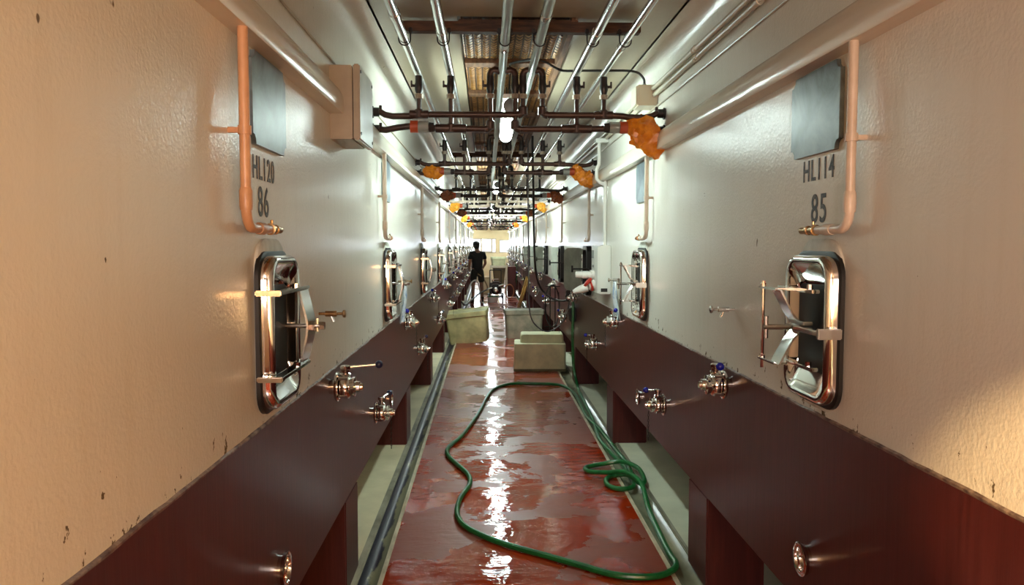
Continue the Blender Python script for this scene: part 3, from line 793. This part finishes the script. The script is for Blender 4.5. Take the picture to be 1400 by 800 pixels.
bag_on(7, -1, M['orange'], 'droop', 'far orange plastic bag at the left wall near the end of the corridor', 12)
bag_on(7, 1, M['orange'], 'droop', 'far orange plastic bag at the right wall near the end of the corridor', 13)
# tip of an orange bag hanging overhead at the upper left
bag('plastic_bag', (WL+0.085, 1.98, 2.375), [(0.0, 0, 0.06), (0, 0, 0.03), (0.0, 0, -0.03), (0.012, 0, -0.075)], [0.02, 0.03, 0.024, 0.006], M['orange'], 'tip of an orange plastic bag at the upper left edge of the frame', 14)
MB().tube([(0.87, 4.50, 2.33), (0.872, 4.495, 2.27), (0.868, 4.49, 2.22)], 0.002, 5)

# ================================================================== LAMPS
first = None
for k in range(6):  # the last lamp of the row is added to brighten the end wall
    y = 4.62 + 6.0*k
    lab = 'lit tube lamp hanging between the middle ceiling pipes, %s' % ORD[k]
    if first is None:
        first = thing('tube_lamp', lab, 'lamp', (0.145, y, 2.475), 'tube lamps along the corridor')
        MB().lathe((0, 0.03, 0), (0,1,0), [(0, 0.035), (0.01, 0.045), (1.25, 0.045), (1.26, 0.035)], 18).build('diffuser', M['lamp'], first)
        for a, b in ((0.0, 0.03), (1.29, 1.32)): MB().lathe((0, a, 0), (0,1,0), [(0, 0.03), (0.006, 0.046), (0.026, 0.046), (0.03, 0.04)], 18).build('end_cap', M['panelgrey'], first)
        MB().box(-0.045, 0.045, 0.03, 1.29, 0.045, 0.075, 0.004).build('housing', M['white'], first)
        for a in (0.25, 1.05): MB().cyl((0, a, 0.07), (0, a, 0.335), 0.004, 6).build('hanger_rod', M['darkmetal'], first)
    else:
        c = repeat(first, (0.145, y, 2.475), lab)
        d = [q for q in c.children if q.name.startswith('diffuser')][0]
        if k == 1: d.data = d.data.copy(); d.data.materials[0] = M['lamp_far']; far_tube = d.data
        else: d.data = far_tube

# ================================================================== ELECTRICAL
# steel box on the left ledge
t = thing('cable_box', 'beige steel electrical box fixed on the left ledge beside the nearest manifold', 'box', (WL, 3.32, 2.10))
MB().box(-0.004, 0.095, 0.0, 0.36, 0.0, 0.31, 0.004).build('body', M['box'], t)
MB().box(0.099, 0.128, -0.004, 0.364, -0.004, 0.314, 0.006).build('lid', M['box'], t)
mb = MB()
for a, b in ((0.02, 0.025), (0.34, 0.025), (0.02, 0.285), (0.34, 0.285)): mb.lathe((0.127, a, b), (1,0,0), [(0, 0.008), (0.004, 0.007)], 10)
mb.build('lid_screws', M['darkmetal'], t)['kind'] = 'stuff'
# thin cables along the two walls
tag(MB().tube([(WL+0.006, Y0+0.05, 2.43), (WL+0.006, 1, 2.43), (WL+0.006, 3.6, 2.435), (WL+0.006, 20, 2.43), (WL+0.006, 36.9, 2.43)], 0.005, 6).build('wall_cable', M['box']), 'thin cream cable running along the left wall above the ledge', 'cable')
tag(MB().tube([(WR-0.006, Y0+0.05, 2.495), (WR-0.006, 4, 2.495), (WR-0.006, 20, 2.495), (WR-0.006, 36.9, 2.495)], 0.007, 6).build('wall_cable', M['box']), 'thin cream cable running along the right wall above the ledge', 'cable')
# pair of conduits and junction box on the right
for i, (z, x) in enumerate(((2.60, WR-0.03), (2.562, WR-0.022))):
    t = thing('conduit', '%s of the two cream conduits ending at the junction box on the right wall' % ('upper', 'lower')[i], 'conduit', (x, 0, z))
    MB().cyl((0, Y0+0.05, 0), (0, 4.72, 0), 0.013, 12).build('pipe', M['jbox'], t)
    for yy in (2.9, 3.75, 3.79):
        MB().lathe((0, yy, 0), (0,1,0), [(0, 0.0135), (0.002, 0.017), (0.02, 0.017), (0.022, 0.0135)], 12).build('coupling', M['jbox'], t)
    t2 = thing('conduit', '%s of the two cream conduits continuing beyond the junction box on the right wall' % ('upper', 'lower')[i], 'conduit', (x, 0, z))
    MB().cyl((0, 4.90, 0), (0, 36.9, 0), 0.013, 10).build('pipe', M['jbox'], t2)
t = thing('junction_box', 'cream junction box on the right wall with a black cable, nearest one', 'box', (0.99, 4.72, 2.50), 'junction boxes on the right wall')
MB().box(-0.07, 0.055, 0, 0.18, 0, 0.125, 0.006).build('body', M['jbox'], t)
MB().box(-0.078, -0.069, 0.01, 0.17, 0.006, 0.119, 0.003).build('lid', M['jbox'], t)
MB().lathe((-0.02, 0.05, 0.125), (0,0,1), [(0, 0.012), (0.012, 0.012), (0.014, 0.008)], 10).build('cable_gland', M['panelgrey'], t)
for k, yy in ((1, 4.72+2*P), (2, 4.72+4*P)): repeat(t, (0.99, yy, 2.50), 'cream junction box on the right wall, %s' % ORD[k])
tag(MB().tube([(0.97, 4.77, 2.64), (0.965, 4.77, 2.67), (0.93, 4.77, 2.705), (0.86, 4.76, 2.715), (0.72, 4.74, 2.71), (0.58, 4.70, 2.70), (0.46, 4.66, 2.69), (0.40, 4.63, 2.705), (0.35, 4.6, 2.725), (0.28, 4.6, 2.74), (0.16, 4.8, 2.765), (0.15, 4.9, 2.774)], 0.0075, 8, smooth=4).build('power_cable', M['cable']), 'black cable looping from the junction box across the ceiling pipes', 'cable')
# white conduit drop and socket box
t = thing('conduit_drop', 'white vertical conduit dropping over the right ledge to the socket box', 'conduit', (WR-0.02, 6.66, 0))
MB().cyl((-0.055, 0, 2.335), (-0.055, 0, 2.56), 0.016, 12).cyl((0.0, 0, 1.645), (0.0, 0, 2.206), 0.016, 12).tube([(-0.055, 0, 2.345), (-0.075, 0, 2.30), (-0.075, 0, 2.22), (-0.05, 0, 2.19), (0, 0, 2.17)], 0.016, 10).build('pipe', M['white'], t)
MB().box(-0.09, 0.02, -0.05, 0.05, 2.525, 2.56, 0.004).build('bracket', M['white'], t)
t = thing('socket_box', 'white electrical box with red and white industrial sockets on the right wall', 'socket box', (WR, 6.44, 1.235))
MB().box(0.004, -0.10, 0, 0.40, 0, 0.41, 0.008).build('body', M['panel'], t)
mb = MB().box(-0.10, -0.112, 0.01, 0.39, 0.006, 0.404, 0.004); mb.build('cover', M['panel'], t)
MB().box(-0.112, -0.115, 0.25, 0.36, 0.30, 0.37).box(-0.112, -0.115, 0.25, 0.33, 0.22, 0.24).build('printed_label', M['panelgrey'], t)
MB().box(-0.03, -0.085, -0.004, 0.0, 0.02, 0.05, 0.001).build('cable_entry', M['rubber'], t)
def socket(z, m, yy):
    s = MB().lathe((-0.11, yy, z), (-1, -0.1, -0.25), [(0, 0.045), (0.03, 0.045), (0.032, 0.038), (0.06, 0.036)], 16).build('socket', M['white'], t)
    return s
s1 = socket(0.16, M['white'], 0.22); MB().lathe((-0.16, 0.215, 0.155), (-1, 0.2, 0.02), [(0, 0.034), (0.05, 0.034), (0.055, 0.03), (0.11, 0.028), (0.115, 0.02)], 14).build('plug', M['white'], s1)
s2 = socket(0.075, M['red'], 0.18)
MB().lathe((-0.165, 0.17, 0.085), (-0.75, 0.1, 0.65), [(0, 0.046), (0.012, 0.05), (0.022, 0.048), (0.03, 0.02)], 16).lathe((-0.135, 0.18, 0.065), (-1,-0.1,-.25), [(0, 0.047), (0.02, 0.047)], 16).build('socket_flap', M['red'], s2)
MB().lathe((-0.175, 0.18, 0.05), (-1, 0.05, -0.32), [(0, 0.038), (0.06, 0.036), (0.10, 0.026), (0.13, 0.014)], 14).build('plug', M['white'], s2)
# hanging supply cables (from the conduit down to the hose rack)
tag(MB().tube([(0.47, 7.95, 2.765), (0.472, 7.96, 2.6), (0.49, 8.1, 2.2), (0.515, 8.4, 1.75), (0.56, 8.8, 1.36), (0.63, 9.0, 1.15), (0.75, 9.0, 1.03), (0.87, 8.9, 1.0), (0.95, 8.85, 1.02)], 0.012, 8, smooth=6).build('hanging_cable', M['cable']), 'thick black cable hanging from the ceiling to the hose valve', 'cable')
tag(MB().tube([(0.43, 8.05, 2.765), (0.43, 8.05, 2.2), (0.44, 8.1, 1.5), (0.45, 8.2, 1.05), (0.50, 8.5, 0.82), (0.62, 8.8, 0.68), (0.74, 8.9, 0.65), (0.88, 8.95, 0.75), (0.95, 8.9, 0.95), (0.96, 8.86, 1.05)], 0.007, 8, smooth=6).build('hanging_cable', M['greycable']), 'thin grey cable hanging straight down then looping to the hose valve', 'cable')

# ================================================================== HOSES AND RACK
gp = [(0.955,8.84,1.06),(0.985,8.80,1.03),(0.99,8.78,0.9),(0.985,8.78,0.6),(1.0,8.8,0.25),(1.03,8.7,0.06),(1.035,8.5,0.0),(1.02,7.81,-0.005),(0.994,7.051,-0.005),(0.945,6.4,0.018),(0.966,6.048,0.015),(1.019,5.652,0.0),(1.016,5.34,0.0),(0.99,5.092,0.02),(0.899,5.032,0.02),(0.824,5.113,0.018),(0.832,5.26,0.018),(0.912,5.343,0.02),(0.987,5.239,0.05),(1.031,5.075,0.045),(1.07,5.121,0.05),(1.075,5.373,0.06),(0.995,5.576,0.05),(0.846,5.6,0.025),(0.723,5.529,0.022),(0.733,5.402,0.03),(0.845,5.311,0.05),(0.958,5.223,0.075),(1.03,5.043,0.055),(1.012,4.723,0.0),(0.997,4.465,-0.005),(0.986,4.243,-0.005),(0.975,3.973,0.0),(0.972,3.849,0.012),(0.937,3.752,0.02),(0.852,3.686,0.018),(0.74,3.673,0.018),(0.612,3.711,0.018),(0.486,3.811,0.018),(0.325,3.936,0.018),(0.095,4.112,0.018),(-0.047,4.266,0.018),(-0.142,4.418,0.018),(-0.184,4.616,0.018),(-0.175,4.874,0.018),(-0.121,5.176,0.018),(-0.136,5.395,0.018),(-0.23,5.674,0.018),(-0.301,5.896,0.018),(-0.313,6.134,0.018),(-0.208,6.564,0.018),(-0.078,7.432,0.018),(0.001,8.2,0.018),(0.095,8.7,0.018),(0.291,8.98,0.018),(0.599,8.98,0.018),(0.86,8.86,0.018),(0.965,8.5,0.005),(0.975,8.078,-0.003),(0.955,7.566,0.008),(0.96,7.205,0.005),(1.01,6.8,-0.002),(1.03,6.4,-0.005),(1.045,5.95,0.0),(1.05,5.6,0.012),(1.02,5.3,0.012)]
o = MB().tube(gp, 0.0165, 10, smooth=7).build('garden_hose', M['hose'])
tag(o, 'long green hose snaking over the wet red floor and coiled at the right gutter', 'hose')
t = thing('hose_rack', 'black metal cable rack standing behind the upside-down tub by the right wall', 'rack', (0.92, 10.78, 0))
mb = MB()
for x in (-0.03, 0.04): mb.box(x-0.008, x+0.008, -0.008, 0.008, 0.0, 1.08)
for z in (0.12, 0.5, 0.86, 1.07): mb.box(-0.10, 0.11, -0.006, 0.006, z-0.006, z+0.006)
mb.box(-0.12, 0.1, -0.14, -0.12, 0.0, 0.02); mb.box(-0.12, 0.1, 0.12, 0.14, 0.0, 0.02); mb.box(-0.03, -0.01, -0.14, 0.14, 0.0, 0.02)
mb.build('frame', M['darkmetal'], t)
t = thing('control_box', 'small black box on the maroon band behind the hanging green hose', 'box', (WR, 8.95, 0.75))
MB().box(0.002, -0.07, 0, 0.30, 0, 0.17, 0.008).build('body', M['rubber'], t)
MB().box(-0.07, -0.078, 0.02, 0.28, 0.015, 0.155, 0.003).build('lid', M['darkmetal'], t)
t = thing('hose_valve', 'dark metal valve bracket where the green hose hangs from the right wall', 'valve', (0.93, 9.2, 0))
mb = MB().tube([(0.0, -0.38, 1.06), (0.05, -0.36, 1.07), (0.085, -0.32, 1.06), (0.09, -0.2, 1.06), (0.06, -0.01, 1.07)], 0.02, 8)
mb.lathe((0.0, -0.40, 1.06), (0.3,1,0), [(0, 0.03), (0.03, 0.036), (0.06, 0.03)], 12); mb.box(-0.02, 0.03, -0.40, -0.36, 1.0, 1.13, 0.006)
mb.build('valve_body', M['darkmetal'], t)
MB().box(0.06, 0.112, -0.34, -0.30, 1.03, 1.09, 0.004).build('wall_bracket', M['darkmetal'], t)
tag(MB().tube([(0.915+0.10*math.cos(a), 10.70+0.03*math.sin(a), 0.80+0.29*math.sin(a)) for a in [q*2*PI/28+0.5 for q in range(29)]] + [(1.0, 10.70, 0.99), (1.01, 10.70, 0.75), (0.99, 10.70, 0.6), (0.95, 10.70, 0.53)], 0.010, 8, smooth=2).build('cable_coil', M['cable']), 'black cable loop hanging on the rack above the upside-down tub', 'cable')

# ================================================================== CRATES
def crate_parts(w, d, h, m, t, taper=0.86):
    def rr(a, b, z, r=0.05):
        return [V((p.y, p.z, z)) for p in rrect(a, b, r, 0, 5)]
    mb = MB()
    mb.loft([rr(w*taper, d*taper, 0.0, .04), rr(w*taper+0.01, d*taper+0.01, 0.03), rr(w*0.935, d*0.93, h-0.09), rr(w*0.94, d*0.93, h-0.012),
             rr(w*0.93, d*0.92, h-0.012), rr(w*0.93, d*0.92, h-0.09), rr(w*taper-0.03, d*taper-0.03, 0.035), rr(w*taper-0.1, d*taper-0.1, 0.03)])
    mb.build('body', m, t, ang=40)
    mb = MB(); mb.loft([rr(w*0.96, d*0.95, h-0.085, .05), rr(w, d, h-0.075, .055), rr(w, d, h-0.004, .055), rr(w-0.012, d-0.012, h, .05), rr(w*0.94, d*0.92, h, .045), rr(w*0.93, d*0.91, h-0.01, .045)])
    mb.build('rim', m, t, ang=40)
t = thing('crate', 'olive grey plastic tub tilted into the left gutter', 'crate', (-0.285, 13.1, 0.012)); t.rotation_euler = (math.radians(4), math.radians(-6.5), math.radians(-7))
crate_parts(0.72, 0.52, 0.53, M['tub'], t, 0.87)
t = thing('crate', 'grey plastic tub standing open behind the other one at right', 'crate', (0.655, 13.75, 0.0)); t.rotation_euler = (0, 0, math.radians(4))
crate_parts(0.70, 0.50, 0.50, M['tub_grey'], t, 0.86)
t = thing('crate', 'pale tub turned upside down on the floor at right, nearest tub', 'crate', (0.70, 10.2, 0.0)); t.rotation_euler = (0, 0, math.radians(-2))
def rr(a, b, z, r=0.05, cx=0, cy=0): return [V((p.y+cx, p.z+cy, z)) for p in rrect(a, b, r, 0, 5)]
mb = MB().loft([rr(0.68, 0.52, 0.03, .03), rr(0.675, 0.515, 0.33, .03), rr(0.665, 0.505, 0.36, .035), rr(0.64, 0.48, 0.365, .03)])
mb.build('body', M['tub_pale'], t)
MB().loft([rr(0.575, 0.40, 0.355, .04, 0.03, 0.03), rr(0.56, 0.39, 0.46, .04, 0.03, 0.03), rr(0.54, 0.37, 0.475, .04, 0.03, 0.03)]).build('stepped_base', M['tub_pale'], t)
MB().loft([rr(0.685, 0.525, 0.0, .03), rr(0.69, 0.53, 0.004, .03), rr(0.69, 0.53, 0.028, .03), rr(0.68, 0.52, 0.034, .03)]).build('rim', M['tub_dark'], t)

# ================================================================== FAR END: pump, tub stand, ladder, hoses
t = thing('pump_trolley', 'dark red pump on a wheeled trolley in the aisle beside the person', 'pump', (0.26, 22.6, 0.0))
mb = MB()
for x in (-0.17, 0.17): mb.tube([(x, -0.25, 0.12), (x, 0.35, 0.12), (x, 0.42, 0.5), (x, 0.45, 0.9)], 0.014, 8)
mb.tube([(-0.17, 0.45, 0.9), (0.17, 0.45, 0.9)], 0.014, 8); mb.box(-0.2, 0.2, -0.25, 0.3, 0.12, 0.14)
mb.build('frame', M['darkmetal'], t)
mb = MB().lathe((0, -0.2, 0.36), (0,1,0), [(0, 0.10), (0.02, 0.15), (0.1, 0.165), (0.36, 0.165), (0.42, 0.13), (0.46, 0.10)], 22)
for i in range(10): mb.box(-0.17, 0.17, -0.08+i*0.026, -0.072+i*0.026, 0.22, 0.54)
mb.box(-0.10, 0.10, -0.12, 0.2, 0.5, 0.58, 0.01)
mb.build('motor', M['machine'], t)
mb = MB().tube([(-0.09, -0.05, 0.55), (-0.09, -0.05, 0.63), (-0.07, -0.05, 0.65), (0.09, -0.05, 0.65)], 0.014, 8)
mb.build('carry_handle', M['steel'], t)
mb = MB().lathe((0, -0.2, 0.34), (0,-1,0), [(0, 0.08), (0.04, 0.08), (0.05, 0.04), (0.12, 0.04)], 16); mb.cyl((-0.05, -0.16, 0.42), (-0.26, -0.18, 0.36), 0.03, 10); mb.cyl((0.06, -0.16, 0.44), (0.25, -0.18, 0.5), 0.03, 10)
mb.build('pump_head', M['steel'], t)
for x in (-0.21, 0.21):
    MB().lathe((x-0.025, 0.05, 0.12), (1,0,0), [(0, 0.10), (0.008, 0.12), (0.042, 0.12), (0.05, 0.10)], 20).build('wheel', M['rubber'], t)
t = thing('bucket', 'small white bucket with green rim on the floor before the pump', 'bucket', (0.17, 22.05, 0.0))
MB().lathe((0,0,0), (0,0,1), [(0, 0.12), (0.01, 0.14), (0.17, 0.155), (0.165, 0.145), (0.02, 0.128)], 20).build('body', M['white'], t)
MB().lathe((0,0,0.165), (0,0,1), [(0, 0.158), (0.012, 0.166), (0.026, 0.166), (0.026, 0.15), (0.0, 0.15)], 20).build('rim', M['hose'], t)
# tub on a tall stand behind the pump
t = thing('tub_stand', 'steel stand carrying a brown tub behind the pump', 'stand', (0.36, 24.0, 0.0))
mb = MB()
for x in (-0.24, 0.24):
    for y in (-0.22, 0.22): mb.box(x-0.02, x+0.02, y-0.02, y+0.02, 0, 1.02)
for x in (-0.24, 0.24): mb.box(x-0.012, x+0.012, -0.22, 0.22, 0.3, 0.33)
for z in (0.30, 0.98): mb.box(-0.24, 0.24, -0.23, -0.21, z, z+0.03); mb.box(-0.24, 0.24, 0.21, 0.23, z, z+0.03)
mb.box(-0.26, 0.26, -0.24, -0.20, 0.94, 0.985, 0.004)
mb.build('frame', M['frame'], t)
t = thing('tub', 'brown tapered plastic tub hanging in the steel stand', 'tub', (0.38, 24.0, 0.33))
MB().loft([rr(0.28, 0.28, 0.0), rr(0.40, 0.36, 0.6), rr(0.42, 0.38, 0.6), rr(0.42, 0.38, 0.64), rr(0.37, 0.33, 0.64), rr(0.26, 0.26, 0.05)]).build('body', varied('brown_plastic', lin(112, 92, 66), lin(90, 72, 50), 5, 0.5), t)
t = thing('crate', 'pale crate lying on top of the steel stand near the end window', 'crate', (0.36, 24.0, 1.012)); t.rotation_euler = (0, 0, math.radians(6))
crate_parts(0.46, 0.40, 0.27, M['tub_pale'], t, 0.85)
t = thing('cabinet', 'dark maroon cabinet standing beside the tub stand', 'cabinet', (0.77, 24.2, 0.0))
MB().box(-0.12, 0.14, -0.25, 0.25, 0.04, 0.98, 0.01).build('body', M['maroon'], t)
MB().box(-0.10, 0.12, -0.262, -0.248, 0.08, 0.94, 0.004).build('door', M['maroon'], t)
MB().cyl((0.09, -0.275, 0.5), (0.09, -0.275, 0.6), 0.008, 8).build('handle', M['steel'], t)
tag(MB().box(-0.16, 0.16, -0.16, 0.16, 0.0, 0.5, 0.02).loft([rr(0.30, 0.30, 0.5), rr(0.34, 0.34, 0.52), rr(0.34, 0.34, 0.56), rr(0.30, 0.30, 0.565)]).build('storage_bin', M['endwall'], None, False, (0.0, 26.6, 0.0)), 'cream bin with lid standing behind the person', 'bin')
# yellow ladder leaning along the right wall
t = thing('ladder', 'long yellow wooden ladder leaning along the right wall', 'ladder')
A, B = V((0.80, 19.9, 0.02)), V((0.85, 16.4, 0.95))
for off in (0.0, 0.055):
    MB().ribbon([A+V((off, off*2, 0)), B+V((off, off*2, 0))], (0, 0.2, 1), 0.06, 0.03).build('rail', M['ladder'], t)
for i in range(9):
    p = A.lerp(B, (i+0.5)/9); MB().cyl(p, p+V((0.055, 0.11, 0)), 0.012, 8).build('rung', M['ladder'], t)
# green hose hung up, orange hose coil, pale hose arc, black suction hose
tag(MB().tube([(0.98+0.06*math.cos(a*1.0)-0.04*math.sin(a*.31), 26.4+0.10*math.sin(a), 0.56+0.48*math.sin(a*1.0+1.4)+0.06*math.sin(a*.37)) for a in [q*0.30 for q in range(96)]], 0.016, 8).build('hose_coil', M['hose']), 'coil of green hose hung on the right wall at the far end', 'hose')
tag(MB().tube([(0.66+0.13*math.cos(a), 22.4+0.02*q*0.05, 0.30+0.20*math.sin(a)) for q, a in [(q, q*0.3) for q in range(64)]], 0.014, 8).build('hose_coil', varied('orange_brown_hose', lin(196, 120, 72), lin(170, 96, 56), 9, 0.4)), 'coil of orange-brown hose on the floor right of the pump', 'hose')
tag(MB().tube([(-0.55, 20.3, 0.05), (-0.52, 20.5, 0.35), (-0.42, 20.9, 0.62), (-0.28, 21.3, 0.66), (-0.20, 21.6, 0.40), (-0.16, 21.8, 0.03), (-0.10, 22.0, 0.02)], 0.02, 8, smooth=5).build('pale_hose', M['palehose']), 'pale hose arching off the floor beside the left piers', 'hose')
tag(MB().tube([(-0.60, 18.2, 0.30), (-0.52, 18.6, 0.20), (-0.38, 19.6, 0.26), (-0.18, 21.2, 0.33), (0.0, 22.2, 0.36), (0.02, 22.42, 0.37)], 0.022, 8, smooth=5).build('suction_hose', M['cable']), 'black hose running from the left tanks to the pump', 'hose')
tag(MB().tube([(-0.36, 21.98, 0.86), (-0.28, 21.92, 0.84), (-0.16, 21.95, 0.76), (-0.06, 22.1, 0.62), (0.0, 22.3, 0.48), (0.02, 22.42, 0.40)], 0.02, 8, smooth=5).build('tan_hose', M['tan']), 'tan hose held by the person and running to the pump', 'hose')

# ================================================================== PERSON
def skinned(name, nodes, edges, m, parent=None, root=0, sub=2):
    me = bpy.data.meshes.new(name); names = list(nodes)
    me.from_pydata([nodes[n][0] for n in names], [], []) if not edges else me.from_pydata([nodes[n][0] for n in names], [(names.index(a), names.index(b)) for a, b in edges], [])
    o = bpy.data.objects.new(name, me); C.objects.link(o)
    sk = o.modifiers.new('skin', 'SKIN'); sk.use_smooth_shade = True
    ss = o.modifiers.new('sub', 'SUBSURF'); ss.levels = sub; ss.render_levels = sub
    for i, n in enumerate(names):
        r = nodes[n][1]; d = me.skin_vertices[0].data[i]
        d.radius = (r, r) if not isinstance(r, tuple) else r
        d.use_root = (i == root)
    bpy.context.view_layer.update()
    dg = bpy.context.evaluated_depsgraph_get(); nm = bpy.data.meshes.new_from_object(o.evaluated_get(dg)); nm.name = name
    bpy.data.objects.remove(o)
    nm.materials.clear(); nm.materials.append(m)
    for p in nm.polygons: p.use_smooth = True
    o = bpy.data.objects.new(name, nm); C.objects.link(o)
    if parent: o.parent = parent
    return o
nd, ed = {}, []
def nn(n, co, r, prev=None):
    nd[n] = (co, r)
    if prev: ed.append((prev, n))
nn('pelvis', (0, 0, 0.94), 0.125); nn('waist', (0, 0.0, 1.08), (0.135, 0.11), 'pelvis'); nn('chest', (0, 0.01, 1.28), (0.155, 0.12), 'waist'); nn('shoulders', (0, 0.0, 1.41), (0.12, 0.09), 'chest')
nn('neck', (0, 0.01, 1.49), 0.055, 'shoulders'); nn('head1', (-0.015, 0.03, 1.56), 0.072, 'neck'); nn('head2', (-0.025, 0.035, 1.64), 0.088, 'head1'); nn('head3', (-0.025, 0.03, 1.70), 0.06, 'head2')
nn('nose', (-0.035, 0.135, 1.61), 0.016, 'head2')
for s, q in ((-1, 'l'), (1, 'r')):
    nn('ear'+q, (-0.025+s*0.092, 0.03, 1.615), 0.016, 'head2')
    nn('sh'+q, (s*0.175, 0, 1.405), 0.062, 'shoulders'); nn('el'+q, (s*0.235, -0.03, 1.13), 0.044, 'sh'+q)
    nn('wr'+q, (s*0.20, 0.17, 0.98), 0.029, 'el'+q); nn('pa'+q, (s*0.185, 0.235, 0.955), (0.034, 0.02), 'wr'+q)
    for i in range(4):
        a = (i-1.5)*0.019
        nn('f%d%s' % (i, q), (s*0.185+a*0.5, 0.285-abs(i-1.2)*0.006, 0.948+a), 0.0095, 'pa'+q); nn('g%d%s' % (i, q), (s*0.165+a*0.4, 0.315-abs(i-1.2)*0.008, 0.930+a), 0.0088, 'f%d%s' % (i, q)); nn('h%d%s' % (i, q), (s*0.145+a*0.3, 0.305, 0.912+a), 0.008, 'g%d%s' % (i, q))
    nn('t1'+q, (s*0.15, 0.235, 0.98), 0.011, 'pa'+q); nn('t2'+q, (s*0.13, 0.265, 0.985), 0.0095, 't1'+q)
    nn('hip'+q, (s*0.095, 0, 0.88), 0.092, 'pelvis'); nn('kn'+q, (s*0.125, 0.015, 0.49), 0.056, 'hip'+q); nn('cf'+q, (s*0.13, -0.015, 0.34), 0.053, 'kn'+q)
    nn('an'+q, (s*0.135, -0.01, 0.09), 0.036, 'cf'+q); nn('he'+q, (s*0.135, -0.02, 0.04), 0.036, 'an'+q); nn('to'+q, (s*0.15, 0.15, 0.03), 0.032, 'he'+q)
pr = thing('person', 'person in black shirt, dark shorts and cap standing with back turned in the aisle', 'person', (-0.27, 22.0, 0.0), rz=math.radians(14))
skinned('body', nd, ed, M['skin'], pr)
sn = {'a': ((0, 0, 0.79), (0.175, 0.145)), 'b': ((0, 0, 1.08), (0.165, 0.135)), 'c': ((0, 0.01, 1.28), (0.185, 0.145)), 'd': ((0, 0, 1.40), (0.14, 0.105)), 'e': ((0, 0.005, 1.465), 0.075)}
se = [('a','b'), ('b','c'), ('c','d'), ('d','e')]
for s, q in ((-1, 'l'), (1, 'r')):
    sn['s'+q] = ((s*0.18, 0, 1.405), 0.078); sn['u'+q] = ((s*0.225, -0.02, 1.22), 0.066); se += [('d', 's'+q), ('s'+q, 'u'+q)]
skinned('shirt', sn, se, M['shirt'], pr)
sn = {'a': ((0, 0, 1.04), (0.15, 0.12)), 'p': ((0, 0, 0.90), (0.16, 0.13))}; se = [('a', 'p')]
for s, q in ((-1, 'l'), (1, 'r')):
    sn['h'+q] = ((s*0.10, 0, 0.84), 0.11); sn['k'+q] = ((s*0.122, 0.01, 0.56), 0.095); se += [('p', 'h'+q), ('h'+q, 'k'+q)]
skinned('shorts', sn, se, M['shorts'], pr)
mb = MB().sphere((-0.025, 0.03, 1.67), 0.104, 18, sc=(1, 1.12, 0.85)); mb.loft([[V((-0.10+0.15*u, 0.10, 1.665)) for u in (0, .33, .66, 1)] + [V((0.05-0.15*u, 0.10, 1.675)) for u in (0, .33, .66, 1)], [V((-0.10+0.15*u, 0.15+0.06*math.sin(PI*u), 1.645)) for u in (0, .33, .66, 1)] + [V((0.05-0.15*u, 0.15+0.06*math.sin(PI*u), 1.655)) for u in (0, .33, .66, 1)]])
mb.sphere((-0.03, -0.05, 1.60), 0.062, 14, sc=(1.2, 0.9, 1.1))
mb.build('cap', M['cap'], pr)
for s in (-1, 1):
    MB().loft([[V((s*0.142+0.052*math.cos(a)*w, 0.05+0.135*math.sin(a)*w, z)) for a in [q*2*PI/16 for q in range(16)]] for z, w in ((0.0, 1.0), (0.05, 1.0), (0.085, 0.75))] + [[V((s*0.137+0.05*math.cos(a), -0.012+0.055*math.sin(a), z)) for a in [q*2*PI/16 for q in range(16)]] for z in (0.11, 0.17)]).build('boot', M['boot'], pr)

# ================================================================== LIGHT
def area(name, loc, rot, size, energy, col, sy=None):
    l = bpy.data.lights.new(name, 'AREA'); l.energy = energy; l.color = col; l.size = size
    if sy: l.shape = 'RECTANGLE'; l.size_y = sy
    o = bpy.data.objects.new(name, l); C.objects.link(o); o.location = loc; o.rotation_euler = rot; return o
def aim(o, p): o.rotation_euler = (V(p)-o.location).to_track_quat('-Z', 'Y').to_euler()
# warm lamp and spot behind the photographer, plus an added fill
k = area('warm_lamp', (0.8, -1.9, 1.5), (0,0,0), 0.5, 36, (1.0, 0.48, 0.18)); aim(k, (-0.66, 1.4, 1.1))
k = area('rear_fill_light', (-0.35, -2.6, 1.9), (0,0,0), 0.7, 56, (1.0, 0.84, 0.77)); aim(k, (1.0, 1.6, 1.2))  # unseen fill, added to brighten the near walls from behind
sp = bpy.data.lights.new('warm_spot', 'SPOT'); sp.energy = 2200; sp.color = (1.0, 0.62, 0.26); sp.spot_size = math.radians(19.0); sp.spot_blend = 0.06; sp.shadow_soft_size = 0.03
so = bpy.data.objects.new('warm_spot', sp); C.objects.link(so); so.location = (0.2, -2.5, 1.6); aim(so, V((0.2, -2.5, 1.6)) + V((0.35, 0.93, -0.127)))
# daylight through the end windows
k = area('window_daylight', (0.0, Y1+1.2, 2.2), (0,0,0), 2.2, 350, (0.80, 0.90, 1.0), 1.6); aim(k, (0.1, Y1-6, 1.0))
w = bpy.data.worlds.new('sky'); bpy.context.scene.world = w; w.use_nodes = True
bg = w.node_tree.nodes['Background']; bg.inputs[0].default_value = (0.86, 0.93, 1.0, 1); bg.inputs[1].default_value = 1.3

# ================================================================== CAMERA
cam = bpy.data.cameras.new('camera'); cam.sensor_width = 36; cam.lens = 1052/1400*36; cam.clip_start = 0.02; cam.clip_end = 300
co = bpy.data.objects.new('camera', cam); C.objects.link(co); co.location = (0, 0, EYE)
co.rotation_euler = (math.radians(90-3.536), 0, math.radians(-1.875))
sc = bpy.context.scene; sc.camera = co
sc.cycles.caustics_reflective = False
sc.view_settings.view_transform = 'Standard'; sc.view_settings.look = 'None'; sc.view_settings.gamma = 1; sc.view_settings.use_curve_mapping = False
sc.view_settings.exposure = 0.45
